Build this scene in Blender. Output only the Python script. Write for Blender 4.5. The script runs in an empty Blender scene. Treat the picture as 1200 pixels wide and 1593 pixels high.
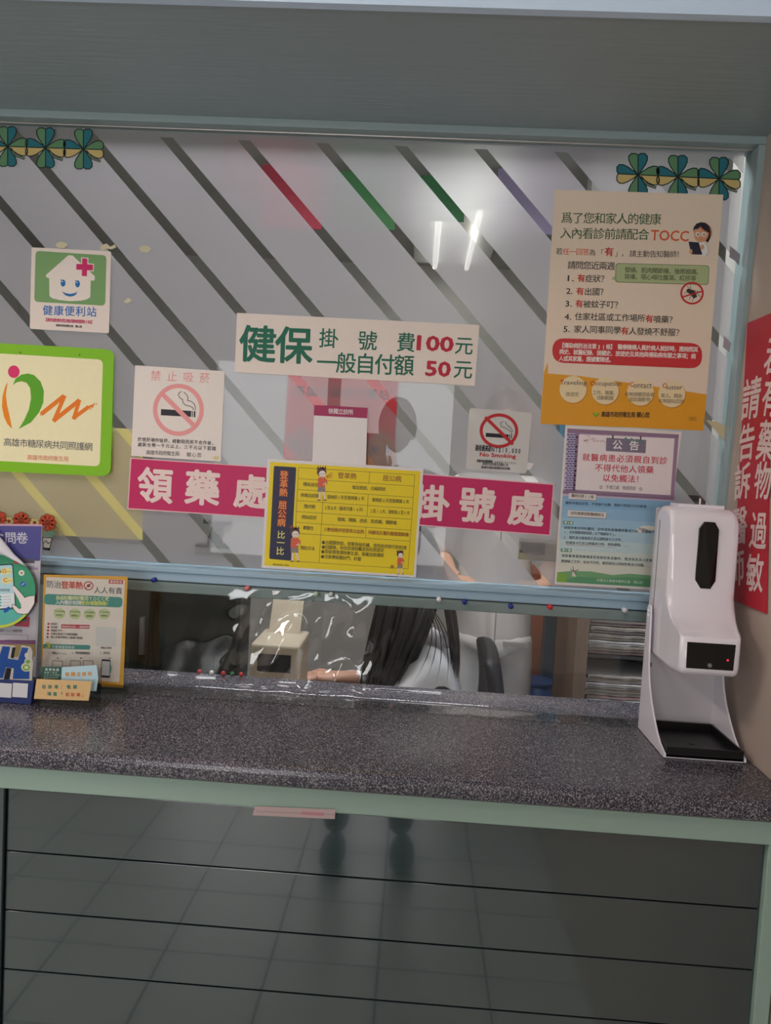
import bpy, bmesh, math, random
from math import sin, cos, pi, radians
from mathutils import Vector, Matrix
random.seed(7)
SC = bpy.context.scene
COL = SC.collection

# ---------------------------------------------------------------- camera
F, YAW, PIT, ROL = 1155.0, .0405, -.0603, .0550
CAM = Vector((0, -1.41, 1.39))
FWD = Vector((-sin(YAW)*cos(PIT), cos(YAW)*cos(PIT), sin(PIT)))
r0 = Vector((cos(YAW), sin(YAW), 0)); u0 = r0.cross(FWD)
RGT = cos(ROL)*r0 + sin(ROL)*u0
UPV = -sin(ROL)*r0 + cos(ROL)*u0
cd = bpy.data.cameras.new('camera'); cam = bpy.data.objects.new('camera', cd); COL.objects.link(cam)
cam.matrix_world = Matrix(((RGT.x, UPV.x, -FWD.x, CAM.x), (RGT.y, UPV.y, -FWD.y, CAM.y), (RGT.z, UPV.z, -FWD.z, CAM.z), (0, 0, 0, 1)))
cd.sensor_fit = 'HORIZONTAL'; cd.sensor_width = 36; cd.lens = F*36/1200; cd.clip_start = .02
SC.camera = cam

# ---------------------------------------------------------------- world, lights, exposure
w = bpy.data.worlds.new('world'); SC.world = w; w.use_nodes = True
w.node_tree.nodes['Background'].inputs[0].default_value = (.75, .85, 1, 1)
w.node_tree.nodes['Background'].inputs[1].default_value = 1.2
def area(name, loc, rot, sx, sy, power, col=(1, 1, 1)):
    l = bpy.data.lights.new(name, 'AREA'); l.shape = 'RECTANGLE'; l.size = sx; l.size_y = sy; l.energy = power; l.color = col
    o = bpy.data.objects.new(name, l); COL.objects.link(o); o.location = loc; o.rotation_euler = rot
    o['kind'] = 'structure'; return o
WARM = (1, .84, .78)
area('ceiling_lamp_light', (-1.75, -1.15, 2.655), (0, 0, 0), .3, 1.0, 23, WARM)
area('ceiling_lamp_light', (-.55, -1.15, 2.655), (0, 0, 0), .3, .8, 4, WARM)
area('daylight', (-.85, -4.75, 1.25), (radians(90), 0, 0), 2.6, 2.4, 105, (1, .91, .99))
area('staff_lamp_light', (-.25, .50, 2.55), (0, 0, 0), 1.2, .3, 27, (.97, .97, 1))
area('staff_lamp_light', (.12, 2.45, 2.55), (0, 0, 0), .3, .9, 2.5, (1, .97, .95))
SC.view_settings.view_transform = 'Standard'; SC.view_settings.look = 'None'
SC.view_settings.gamma = 1; SC.view_settings.use_curve_mapping = False
SC.view_settings.exposure = 0.13

# ---------------------------------------------------------------- materials
def lin(c):
    return tuple((v/255/12.92 if v/255 <= .04045 else ((v/255+.055)/1.055)**2.4) for v in c) + (1,)
MATS = {}
def mat(name, rgb, rough=.5, metal=0, var=.06, vscale=9, bump=0, bscale=60, stretch=(1, 1, 1), rgb2=None, spec=.5, coat=0, emit=0):
    if name in MATS: return MATS[name]
    m = bpy.data.materials.new(name); m.use_nodes = True; nt = m.node_tree; N = nt.nodes; L = nt.links
    b = N['Principled BSDF']; b.inputs['Roughness'].default_value = rough; b.inputs['Metallic'].default_value = metal
    b.inputs['Specular IOR Level'].default_value = spec; b.inputs['Coat Weight'].default_value = coat
    c = lin(rgb)
    tc = N.new('ShaderNodeTexCoord'); mp = N.new('ShaderNodeMapping'); mp.inputs['Scale'].default_value = stretch
    L.new(tc.outputs['Object'], mp.inputs['Vector'])
    nz = N.new('ShaderNodeTexNoise'); nz.inputs['Scale'].default_value = vscale; nz.inputs['Detail'].default_value = 5
    L.new(mp.outputs[0], nz.inputs['Vector'])
    mx = N.new('ShaderNodeMix'); mx.data_type = 'RGBA'
    c2 = lin(rgb2) if rgb2 else tuple(v*(1-2*var) for v in c[:3]) + (1,)
    mx.inputs[6].default_value = c; mx.inputs[7].default_value = c2
    L.new(nz.outputs[0], mx.inputs[0]); L.new(mx.outputs[2], b.inputs['Base Color'])
    if bump:
        n2 = N.new('ShaderNodeTexNoise'); n2.inputs['Scale'].default_value = bscale; n2.inputs['Detail'].default_value = 3
        L.new(mp.outputs[0], n2.inputs['Vector'])
        bp = N.new('ShaderNodeBump'); bp.inputs['Strength'].default_value = bump; bp.inputs['Distance'].default_value = .002
        L.new(n2.outputs[0], bp.inputs['Height']); L.new(bp.outputs[0], b.inputs['Normal'])
    if emit:
        b.inputs['Emission Color'].default_value = c; b.inputs['Emission Strength'].default_value = emit
    MATS[name] = m; return m
def ink(rgb, rough=.45):
    k = 'ink_%d_%d_%d' % tuple(rgb)
    if k in MATS: return MATS[k]
    m = bpy.data.materials.new(k); m.use_nodes = True; N = m.node_tree.nodes; L = m.node_tree.links
    b = N['Principled BSDF']; b.inputs['Roughness'].default_value = rough; b.inputs['Specular IOR Level'].default_value = .35
    c = lin(rgb); nz = N.new('ShaderNodeTexNoise'); nz.inputs['Scale'].default_value = 25; mx = N.new('ShaderNodeMix'); mx.data_type = 'RGBA'
    mx.inputs[6].default_value = c; mx.inputs[7].default_value = tuple(v*.95 for v in c[:3])+(1,)
    L.new(nz.outputs[0], mx.inputs[0]); L.new(mx.outputs[2], b.inputs['Base Color'])
    MATS[k] = m; return m
def film_mat(name, rgb, transp, trans_l=.5, vscale=5, stain=.15, blur=0.0):
    """a scattering sheet: diffuse + translucent, part of the light goes through straight or blurred"""
    m = bpy.data.materials.new(name); m.use_nodes = True; N = m.node_tree.nodes; L = m.node_tree.links
    N.remove(N['Principled BSDF']); out = N['Material Output']; c = lin(rgb)
    nz = N.new('ShaderNodeTexNoise'); nz.inputs['Scale'].default_value = vscale; nz.inputs['Detail'].default_value = 4
    tc = N.new('ShaderNodeTexCoord'); L.new(tc.outputs['Object'], nz.inputs['Vector'])
    mx = N.new('ShaderNodeMix'); mx.data_type = 'RGBA'; mx.inputs[6].default_value = c; mx.inputs[7].default_value = tuple(v*(1-stain) for v in c[:3])+(1,)
    L.new(nz.outputs[0], mx.inputs[0])
    d = N.new('ShaderNodeBsdfDiffuse'); t = N.new('ShaderNodeBsdfTranslucent'); L.new(mx.outputs[2], d.inputs[0]); L.new(mx.outputs[2], t.inputs[0])
    m1 = N.new('ShaderNodeMixShader'); m1.inputs[0].default_value = trans_l; L.new(d.outputs[0], m1.inputs[1]); L.new(t.outputs[0], m1.inputs[2])
    if blur:
        rf = N.new('ShaderNodeBsdfRefraction'); rf.inputs['Roughness'].default_value = .48; rf.inputs['IOR'].default_value = 1.32; rf.inputs[0].default_value = (.96, .96, .96, 1)
        m3 = N.new('ShaderNodeMixShader'); m3.inputs[0].default_value = blur; L.new(m1.outputs[0], m3.inputs[1]); L.new(rf.outputs[0], m3.inputs[2]); m1 = m3
    tr = N.new('ShaderNodeBsdfTransparent'); m2 = N.new('ShaderNodeMixShader'); m2.inputs[0].default_value = transp
    L.new(m1.outputs[0], m2.inputs[1]); L.new(tr.outputs[0], m2.inputs[2]); L.new(m2.outputs[0], out.inputs[0])
    MATS[name] = m; return m
def clear_mat(name, tint=(255, 255, 255), rough=.02, ior=1.45, bump=0, bscale=8, base=0.0):
    """thin clear sheet: straight transmission plus Fresnel reflection"""
    m = bpy.data.materials.new(name); m.use_nodes = True; N = m.node_tree.nodes; L = m.node_tree.links
    N.remove(N['Principled BSDF']); out = N['Material Output']
    tr = N.new('ShaderNodeBsdfTransparent'); tr.inputs[0].default_value = lin(tint)
    g = N.new('ShaderNodeBsdfGlossy'); g.inputs['Roughness'].default_value = rough
    f0 = ((ior-1)/(ior+1))**2+base
    fr = N.new('ShaderNodeLayerWeight'); fr.inputs[0].default_value = .5
    pw = N.new('ShaderNodeMath'); pw.operation = 'POWER'; pw.inputs[1].default_value = 5; L.new(fr.outputs['Facing'], pw.inputs[0])
    ad = N.new('ShaderNodeMath'); ad.operation = 'MULTIPLY_ADD'; ad.inputs[1].default_value = 1-f0; ad.inputs[2].default_value = f0; ad.use_clamp = True
    L.new(pw.outputs[0], ad.inputs[0])
    mx = N.new('ShaderNodeMixShader'); L.new(ad.outputs[0], mx.inputs[0]); L.new(tr.outputs[0], mx.inputs[1]); L.new(g.outputs[0], mx.inputs[2])
    if bump:
        tc = N.new('ShaderNodeTexCoord'); nz = N.new('ShaderNodeTexNoise'); nz.inputs['Scale'].default_value = bscale; nz.inputs['Detail'].default_value = 2
        L.new(tc.outputs['Object'], nz.inputs['Vector'])
        bp = N.new('ShaderNodeBump'); bp.inputs['Strength'].default_value = bump; bp.inputs['Distance'].default_value = .02
        L.new(nz.outputs[0], bp.inputs['Height']); L.new(bp.outputs[0], g.inputs['Normal']); L.new(bp.outputs[0], fr.inputs['Normal'])
    L.new(mx.outputs[0], out.inputs[0]); MATS[name] = m; return m
def speckle_mat():
    m = bpy.data.materials.new('speckled_laminate'); m.use_nodes = True; N = m.node_tree.nodes; L = m.node_tree.links
    b = N['Principled BSDF']; tc = N.new('ShaderNodeTexCoord')
    mp = N.new('ShaderNodeMapping'); mp.inputs['Scale'].default_value = (1, 1, 1); L.new(tc.outputs['Object'], mp.inputs[0])
    n1 = N.new('ShaderNodeTexNoise'); n1.inputs['Scale'].default_value = 520; n1.inputs['Detail'].default_value = 2; L.new(mp.outputs[0], n1.inputs['Vector'])
    cr = N.new('ShaderNodeValToRGB'); e = cr.color_ramp.elements
    e[0].position = .40; e[0].color = lin((36, 36, 46)); e[1].position = .66; e[1].color = lin((156, 150, 154))
    x = e.new(.52); x.color = lin((72, 71, 84))
    L.new(n1.outputs[0], cr.inputs[0]); L.new(cr.outputs[0], b.inputs['Base Color'])
    n2 = N.new('ShaderNodeTexNoise'); n2.inputs['Scale'].default_value = 420; n2.inputs['Detail'].default_value = 2; L.new(mp.outputs[0], n2.inputs['Vector'])
    bp = N.new('ShaderNodeBump'); bp.inputs['Strength'].default_value = .22; bp.inputs['Distance'].default_value = .0006
    L.new(n2.outputs[0], bp.inputs['Height']); L.new(bp.outputs[0], b.inputs['Normal'])
    b.inputs['Roughness'].default_value = .24; b.inputs['Specular IOR Level'].default_value = .6
    MATS['speckled_laminate'] = m; return m

SPECK = speckle_mat()
M_SOF = mat('painted_wood_grey_teal', (146, 161, 165), .42, bump=.35, bscale=14, vscale=7, stretch=(.6, 9, 9), var=.05)
M_FAS = mat('painted_wood_pale_blue', (202, 224, 246), .45, bump=.7, bscale=9, vscale=6, stretch=(.7, 9, 9), var=.04)
M_FRAME = mat('frame_paint_green', (150, 168, 170), .4, bump=.2, bscale=20, stretch=(.6, 6, 6))
M_RAIL = mat('rail_paint_blue', (158, 188, 208), .38, bump=.1, bscale=20)
M_APRON = mat('apron_paint_green', (152, 176, 164), .42, bump=.15, bscale=15, stretch=(.5, 6, 6))
M_PANEL = mat('panel_paint_slate', (46, 62, 66), .10, bump=.03, bscale=12, stretch=(.5, 8, 8), var=.05, spec=1.0, coat=1.0)
M_WALL = mat('wall_plaster', (194, 178, 166), .75, bump=.12, bscale=30, vscale=4, rgb2=(176, 162, 150))
M_WHITEWALL = mat('room_plaster', (205, 202, 196), .8, bump=.05)
M_CEIL = mat('ceiling_board', (190, 188, 182), .85)
M_GLASS = clear_mat('window_glass', (240, 246, 244), .01, 1.45)
M_FILM = film_mat('frosted_film', (222, 212, 220), .20, trans_l=.42, vscale=3, stain=.18, blur=.34)
M_PLASTIC = clear_mat('soft_plastic_sheet', (250, 252, 252), .04, 1.5, bump=.06, bscale=9, base=.06)
M_ACRYL = clear_mat('clear_acrylic', (250, 252, 252), .03, 1.49, base=.0)
M_WHITEPL = mat('white_gloss_plastic', (246, 241, 250), .14, var=.01, spec=.6, coat=.3)
M_GREYPL = mat('grey_plastic', (205, 200, 203), .4, var=.02)
M_BLACKPL = mat('black_gloss_plastic', (12, 12, 13), .10, var=.02)
M_BLACKMAT = mat('black_plastic', (20, 19, 20), .38, var=.05)
M_SKIN = mat('skin', (214, 164, 138), .55, var=.04)
M_HAIR = mat('dark_hair', (30, 21, 19), .42, var=.2, vscale=30, stretch=(8, 8, 1), bump=.6, bscale=60)
M_COAT = mat('white_cloth', (238, 238, 240), .8, bump=.15, bscale=25)
M_BEIGE = mat('beige_cloth', (214, 206, 200), .8, bump=.15, bscale=25)
M_TROUS = mat('light_trousers', (224, 218, 212), .8, bump=.1)
M_SHOE = mat('white_shoe', (210, 210, 205), .5)

# ---------------------------------------------------------------- object helpers
def tag(o, label=None, cat=None, group=None, kind=None):
    if label: o['label'] = label
    if cat: o['category'] = cat
    if group: o['group'] = group
    if kind: o['kind'] = kind
    return o
def root(name, loc, label, cat, group=None):
    o = bpy.data.objects.new(name, None); COL.objects.link(o); o.location = loc; o.empty_display_size = .02
    return tag(o, label, cat, group)
def wloc(p):
    v = Vector((0, 0, 0))
    while p is not None:
        v += p.location; p = p.parent
    return v
class MB:
    """collects faces with material slots in world coordinates; builds ONE mesh object"""
    def __init__(s): s.v = []; s.f = []; s.m = []; s.mats = []
    def mi(s, m):
        if m not in s.mats: s.mats.append(m)
        return s.mats.index(m)
    def face(s, pts, m):
        n = len(s.v); s.v += [tuple(p) for p in pts]; s.f.append(tuple(range(n, n+len(pts)))); s.m.append(s.mi(m))
    def grid(s, verts, faces, m):
        n = len(s.v); s.v += [tuple(p) for p in verts]; i = s.mi(m)
        for f in faces: s.f.append(tuple(n+k for k in f)); s.m.append(i)
    def box(s, x0, x1, y0, y1, z0, z1, m):
        V = [(x, y, z) for z in (z0, z1) for y in (y0, y1) for x in (x0, x1)]
        s.grid(V, [(0, 2, 3, 1), (4, 5, 7, 6), (0, 1, 5, 4), (2, 6, 7, 3), (0, 4, 6, 2), (1, 3, 7, 5)], m)
    def prism(s, loop, d, m):
        """loop of points extruded by vector d"""
        d = Vector(d); n = len(loop); A = [Vector(p) for p in loop]; B = [p+d for p in A]
        s.grid(A+B, [tuple(range(n))[::-1], tuple(range(n, 2*n))]+[(i, (i+1) % n, n+(i+1) % n, n+i) for i in range(n)], m)
    def tube(s, pts, r, m, seg=10):
        pts = [Vector(p) for p in pts]; rr = r if isinstance(r, (list, tuple)) else [r]*len(pts)
        V = []; n = len(pts)
        for i, p in enumerate(pts):
            t = (pts[min(i+1, n-1)]-pts[max(i-1, 0)]).normalized()
            a = t.cross(Vector((0, 0, 1))); a = a if a.length > .05 else t.cross(Vector((1, 0, 0))); a.normalize(); b = t.cross(a)
            V += [p+rr[i]*(cos(2*pi*k/seg)*a+sin(2*pi*k/seg)*b) for k in range(seg)]
        fs = [(i*seg+k, i*seg+(k+1) % seg, (i+1)*seg+(k+1) % seg, (i+1)*seg+k) for i in range(n-1) for k in range(seg)]
        fs += [tuple(range(seg))[::-1], tuple(range((n-1)*seg, n*seg))]
        s.grid(V, fs, m)
    def ball(s, c, rx, ry, rz, m, nu=14, nv=9):
        c = Vector(c); V = []; fs = []
        for j in range(nv+1):
            a = pi*j/nv
            for i in range(nu): V.append(c+Vector((rx*sin(a)*cos(2*pi*i/nu), ry*sin(a)*sin(2*pi*i/nu), rz*cos(a))))
        for j in range(nv):
            for i in range(nu): fs.append((j*nu+i, (j+1)*nu+i, (j+1)*nu+(i+1) % nu, j*nu+(i+1) % nu))
        s.grid(V, fs, m)
    def build(s, name, parent=None, smooth=False, bevel=0, sub=0, **kw):
        o0 = wloc(parent) if parent else Vector((0, 0, 0))
        me = bpy.data.meshes.new(name)
        if not parent and s.v:
            xs = [v[0] for v in s.v]; ys = [v[1] for v in s.v]; zs = [v[2] for v in s.v]
            o0 = Vector(((min(xs)+max(xs))/2, (min(ys)+max(ys))/2, min(zs)))
        me.from_pydata([(v[0]-o0.x, v[1]-o0.y, v[2]-o0.z) for v in s.v], [], s.f)
        for m in s.mats: me.materials.append(m)
        me.polygons.foreach_set('material_index', s.m)
        if smooth: me.polygons.foreach_set('use_smooth', [True]*len(s.f))
        me.update()
        if bevel or sub or smooth:
            bm = bmesh.new(); bm.from_mesh(me); bmesh.ops.remove_doubles(bm, verts=bm.verts, dist=1e-6)
            bmesh.ops.recalc_face_normals(bm, faces=bm.faces); bm.to_mesh(me); bm.free()
        o = bpy.data.objects.new(name, me); COL.objects.link(o)
        if parent: o.parent = parent
        else: o.location = o0
        if bevel:
            b = o.modifiers.new('b', 'BEVEL'); b.width = bevel; b.segments = 3; b.limit_method = 'ANGLE'; b.angle_limit = radians(35)
        if sub:
            b = o.modifiers.new('s', 'SUBSURF'); b.levels = sub; b.render_levels = sub
        return tag(o, **kw)
def struct(o): o['kind'] = 'structure'; return o
def copy_tree(o, parent=None):
    c = o.copy(); COL.objects.link(c); c.parent = parent
    for ch in list(o.children): copy_tree(ch, c)
    return c

# ---------------------------------------------------------------- unprojection of measured points onto real planes
def ray(px, py): return FWD*F + RGT*(px-600) - UPV*(py-796.5)
def atp(px, py, O, Nn):
    d = ray(px, py); return CAM + d*((Vector(O)-CAM).dot(Nn)/d.dot(Nn))
def aty(px, py, y): return atp(px, py, (0, y, 0), Vector((0, 1, 0)))

# ---------------------------------------------------------------- glyphs
_fc = bpy.data.curves.new('glyphs', 'FONT'); _fo = bpy.data.objects.new('glyphs', _fc); COL.objects.link(_fo)
GL = {}
def glyph(s, bold=0.0):
    k = (s, bold)
    if k in GL: return GL[k]
    if bold > 0:      # heavier weight: the outline repeated around itself
        V0, F0, b0 = glyph(s, 0.0); V = []; Fs = []
        k_ = 8 if bold >= .018 else (4 if bold >= .008 else 2)
        for q in range(k_):
            a = 2*pi*(q+.5*(k_ == 4))/k_; n = len(V)
            V += [(x+bold*cos(a), y+bold*sin(a), q) for x, y, _ in V0]; Fs += [tuple(n+i for i in f) for f in F0]
        GL[k] = (V, Fs, (b0[0]-bold, b0[1]+bold, b0[2]-bold, b0[3]+bold)); return GL[k]
    _fc.body = s; _fc.size = 1; _fc.offset = 0; _fc.resolution_u = 2
    bpy.context.view_layer.update(); dg = bpy.context.evaluated_depsgraph_get()
    me = bpy.data.meshes.new_from_object(_fo.evaluated_get(dg))
    V = [(v.co.x, v.co.y, 0) for v in me.vertices]; Fs = [tuple(p.vertices) for p in me.polygons]
    bpy.data.meshes.remove(me)
    if V:
        xs = [v[0] for v in V]; ys = [v[1] for v in V]; bb = (min(xs), max(xs), min(ys), max(ys))
    else: bb = (0, .5, 0, .5)
    GL[k] = (V, Fs, bb); return GL[k]

LAY = .00007
class Sign:
    """flat printed sheet on a real plane; coordinates are measured in a crop of the photograph and unprojected to the plane once"""
    def __init__(s, name, label, cat, corners, crop=(0, 0, 1), y=None, plane=None, thick=.0008, sheet=(232, 224, 216), group=None, part='sheet', smat=None, radius=0, slope=0):
        s.x0, s.y0, s.sc = crop; s.slope = slope
        if plane: s.O, s.N = Vector(plane[0]), Vector(plane[1]).normalized()
        else: s.O, s.N = Vector((0, y, 0)), Vector((0, -1, 0))
        s.parts = {}
        C = [s.P(*c) for c in corners]; ctr = sum(C, Vector())/len(C); ctr.z = min(c.z for c in C)
        s.root = root(name, ctr-s.N*0, label, cat, group)
        b = MB(); loop = s.round(corners, radius) if radius else C
        back = [p - s.N*0 for p in loop]
        # front face sits "thick" proud of the plane
        m = smat or (film_mat('thin_paper_%d_%d_%d' % tuple(sheet), sheet, 0, trans_l=.55, stain=.05) if name == 'paper_sheet' or 'behind the frosted film with' in label else ink(sheet))
        b.prism([p for p in back], s.N*thick, m); b.build(part, s.root)
        s.front = thick
    def P(s, zx, zy): return atp(s.x0+zx/s.sc, s.y0+zy/s.sc, s.O, s.N)
    def L(s, zx, zy, lay): return s.P(zx, zy) + s.N*(s.front+lay*LAY)
    def mb(s, part):
        if part not in s.parts: s.parts[part] = MB()
        return s.parts[part]
    def poly(s, pts, col, lay=1, part='picture', m=None):
        s.mb(part).face([s.L(x, y, lay) for x, y in pts], m or ink(col))
    def round(s, c, r, n=5):
        out = []; k = len(c)
        for i in range(k):
            a = Vector(c[i-1]); p = Vector(c[i]); b = Vector(c[(i+1) % k])
            da = (a-p).normalized()*r; db = (b-p).normalized()*r
            for j in range(n+1):
                t = j/n; q = (p+da)*(1-t)**2 + p*2*t*(1-t) + (p+db)*t*t
                out.append((q.x, q.y))
        s._r = out
        return [s.P(*q) for q in out]
    def rrect(s, c, r, col, lay=1, part='picture'):
        s.round(c, r); s.poly(s._r, col, lay, part)
    def ell(s, cx, cy, rx, ry, col, lay=1, part='picture', n=28):
        s.poly([(cx+rx*cos(2*pi*i/n), cy+ry*sin(2*pi*i/n)) for i in range(n)], col, lay, part)
    def ring(s, cx, cy, rx, ry, t, col, lay=1, part='picture', n=40):
        m = ink(col); b = s.mb(part)
        O = [s.L(cx+rx*cos(2*pi*i/n), cy+ry*sin(2*pi*i/n), lay) for i in range(n)]
        I = [s.L(cx+(rx-t)*cos(2*pi*i/n), cy+(ry-t)*sin(2*pi*i/n), lay) for i in range(n)]
        b.grid(O+I, [(i, (i+1) % n, n+(i+1) % n, n+i) for i in range(n)], m)
    def line(s, pts, wd, col, lay=2, part='picture', closed=False):
        if closed: pts = list(pts)+[pts[0]]
        m = ink(col); b = s.mb(part)
        for (x1, y1), (x2, y2) in zip(pts[:-1], pts[1:]):
            s.k = (getattr(s, 'k', 0)+1) % 9; lay = int(lay)+.1*s.k
            dx, dy = x2-x1, y2-y1; l = math.hypot(dx, dy) or 1; nx, ny = -dy/l*wd/2, dx/l*wd/2; ex, ey = dx/l*wd*.3, dy/l*wd*.3
            b.face([s.L(x1+nx-ex, y1+ny-ey, lay), s.L(x2+nx+ex, y2+ny+ey, lay), s.L(x2-nx+ex, y2-ny+ey, lay), s.L(x1-nx-ex, y1-ny-ey, lay)], m)
    def put(s, V, Fs, org, U, W, cx, cy, sc, col, lay, part, sx=1):
        m = ink(col); b = s.mb(part); n = s.N*(s.front+lay*LAY)
        b.grid([org+U*((x-cx)*sc*sx)+W*((y-cy)*sc)+n+s.N*(q*.000012) for x, y, q in V], Fs, m)
    def text(s, t, x1, x2, y, h, col, bold=0.0, y2=None, lay=6, part='lettering', whole=False, wf=1.0):
        """characters spread evenly from x1 to x2 on the baseline y (y2 at x2), h tall"""
        if y2 is None: y2 = y+(x2-x1)*s.slope
        A = s.P(x1, y); B = s.P(x2, y2); H = (s.P(x1, y-h)-A).length
        U = (B-A); Wd = U.length; U.normalize(); W = s.N.cross(U); 
        if W.z < 0: W = -W
        if whole:
            V, Fs, bb = glyph(t, bold); sc = H/(bb[3]-bb[2]); sx = Wd/((bb[1]-bb[0])*sc)
            s.put(V, Fs, A, U, W, bb[0], bb[2], sc, col, lay, part, sx); return
        n = len(t); st = Wd/n; sc = H/.93
        sx = min(wf, st*1.02/(sc*.95))
        for i, ch in enumerate(t):
            if ch in ' \u3000': continue
            V, Fs, bb = glyph(ch, bold)
            cx = .5 if ord(ch) > 0x2E00 else (bb[0]+bb[1])/2
            s.put(V, Fs, A+U*(st*(i+.5)), U, W, cx, -.10 if ord(ch) > 0x2E00 else -.02, sc, col, lay, part, sx)
    def vtext(s, t, pts, h, col, bold=0.0, lay=6, part='lettering', sx=1):
        for ch, (x, y) in zip(t, pts):
            A = s.P(x, y); H = (s.P(x, y-h)-A).length; U = s.P(x+h, y+h*s.slope)-A; U.normalize(); W = s.N.cross(U)
            if W.z < 0: W = -W
            V, Fs, bb = glyph(ch, bold)
            s.put(V, Fs, A, U, W, .5, .39, H/.93, col, lay, part, sx)
    def done(s, labels=None):
        for k, b in s.parts.items(): b.build(k, s.root)
        return s.root

#@@SETTING
# ================================================================ SETTING
WX = lambda z: .558+.0255*(z-.953)       # right wall leans out a little towards the top
ZC = .953                                 # counter top
b = MB()
b.prism([(WX(-.02), .03, -.02), (WX(-.02), -4.5, -.02), (WX(2.7), -4.5, 2.7), (WX(2.7), .03, 2.7)], (.12, 0, 0), M_WALL)
struct(b.build('wall_right'))
# tiled floor of the waiting room (seen mirrored in the polished counter front)
fl = MB(); fl.box(-2.7, .75, -4.6, -.3, -.06, -.004, mat('tile_grout', (88, 88, 86), .8)); floor = struct(fl.build('floor'))
M_TILE = mat('floor_tile', (205, 208, 200), .3, vscale=3, var=.08)
TX0, TY0, T = .268, -.39, .30
tl = MB(); g = .0035
tl.prism([(g, g, -.004), (T-g, g, -.004), (T-g, T-g, -.004), (g, T-g, -.004)], (0, 0, .006), M_TILE)
tile0 = None; o0 = wloc(floor)
for j in range(12):
    for i in range(-9, 1):
        if tile0 is None:
            me = bpy.data.meshes.new('floor_tile'); me.from_pydata(tl.v, [], tl.f); me.materials.append(M_TILE); tile0 = me
        t_ = bpy.data.objects.new('floor_tile', tile0); COL.objects.link(t_); t_.parent = floor
        t_.location = Vector((TX0+i*T, TY0-(j+1)*T, 0))-o0
b = MB(); b.box(-2.75, -2.6, -4.5, .03, 0, 2.7, M_WHITEWALL); struct(b.build('wall_left'))
b = MB()   # street side wall with the entrance opening
b.box(-2.6, -1.70, -4.6, -4.48, 0, 2.7, M_WHITEWALL); b.box(.30, .75, -4.6, -4.48, 0, 2.7, M_WHITEWALL); b.box(-1.70, .30, -4.6, -4.48, 2.25, 2.7, M_WHITEWALL)
struct(b.build('wall_back'))
dg_ = bpy.data.objects.new('door_2', None); COL.objects.link(dg_); dg_.location = (-.7, -4.54, 0); struct(dg_)
for x_ in (-1.70, -.70):
    b = MB(); b.face([(x_+.05, -4.54, .62), (x_+.95, -4.54, .62), (x_+.95, -4.54, 2.17), (x_+.05, -4.54, 2.17)], clear_mat('green_tinted_glass', (240, 247, 238), .02)); b.build('door_pane', dg_)
    b = MB()
    for q_ in ((x_, x_+.05, 0, 2.25), (x_+.95, x_+1.0, 0, 2.25), (x_+.05, x_+.95, 0, .62), (x_+.05, x_+.95, 2.17, 2.25)): b.box(q_[0], q_[1], -4.57, -4.51, q_[2], q_[3], mat('aluminium', (190, 186, 184), .35, metal=.6))
    b.build('door_frame', dg_)
b = MB(); b.box(-2.7, .8, -4.6, .1, 2.7, 2.76, M_CEIL); struct(b.build('ceiling'))
b = MB(); b.box(-2.7, -1.05, -.02, .05, 0, 2.7, M_WHITEWALL); b.box(-1.05, .66, -.018, .05, 2.0162, 2.7, M_WHITEWALL); b.box(.578, .75, .03, .10, 0, 2.7, M_WHITEWALL)
struct(b.build('wall_front'))
# bulkhead over the counter
b = MB(); b.box(-2.6, WX(2.013)+.02, -.362, -.02, 2.013, 2.035, M_SOF); struct(b.build('trim_1'))
b = MB(); b.box(-2.6, WX(2.02), -.374, -.360, 2.010, 2.70, M_FAS); struct(b.build('trim_2'))
# staff room
b = MB(); b.box(-2.6, 1.6, .05, 3.2, -.06, 0, mat('staff_floor', (150, 146, 140), .4)); struct(b.build('floor'))
b = MB(); b.box(-2.6, 1.6, 3.1, 3.2, 0, 2.6, M_WHITEWALL); struct(b.build('wall_rear'))
b = MB(); b.box(1.5, 1.6, .10, 3.1, 0, 2.6, M_WHITEWALL); struct(b.build('wall_side'))
b = MB(); b.box(-2.6, -2.5, .05, 3.1, 0, 2.6, M_WHITEWALL); struct(b.build('wall_side'))
b = MB(); b.box(-2.6, 1.6, .05, 3.2, 2.6, 2.66, M_CEIL); struct(b.build('ceiling'))
# ceiling lamps
def lamp(x, y, z, label, sx=1.2, sy=.36):
    r = root('ceiling_lamp', (x, y, z), label, 'lamp')
    b = MB(); b.box(x-sx/2-.03, x+sx/2+.03, y-sy/2, y+sy/2, z, z+.035, mat('lamp_body', (225, 225, 222), .4)); b.build('lamp_body', r)
    for k in (-.09, .09):
        b = MB(); p = ((x-sx/2, y+k, z-.022), (x+sx/2, y+k, z-.022)) if sx > sy else ((x+k, y-sy/2, z-.022), (x+k, y+sy/2, z-.022))
        b.tube(p, .014, mat('lamp_tube', (255, 250, 244), .4, emit=2)); b.build('lamp_tube', r)
lamp(-1.75, -1.15, 2.664, 'long ceiling lamp in the waiting room near the left wall', .36, 1.0)
lamp(-.55, -1.15, 2.664, 'ceiling lamp in the waiting room in front of the counter', .36, .8)
lamp(-.25, .50, 2.563, 'long ceiling lamp in the staff room close to the window')
lamp(.12, 2.45, 2.563, 'long ceiling lamp at the back of the staff room', .36, .9)
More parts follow.
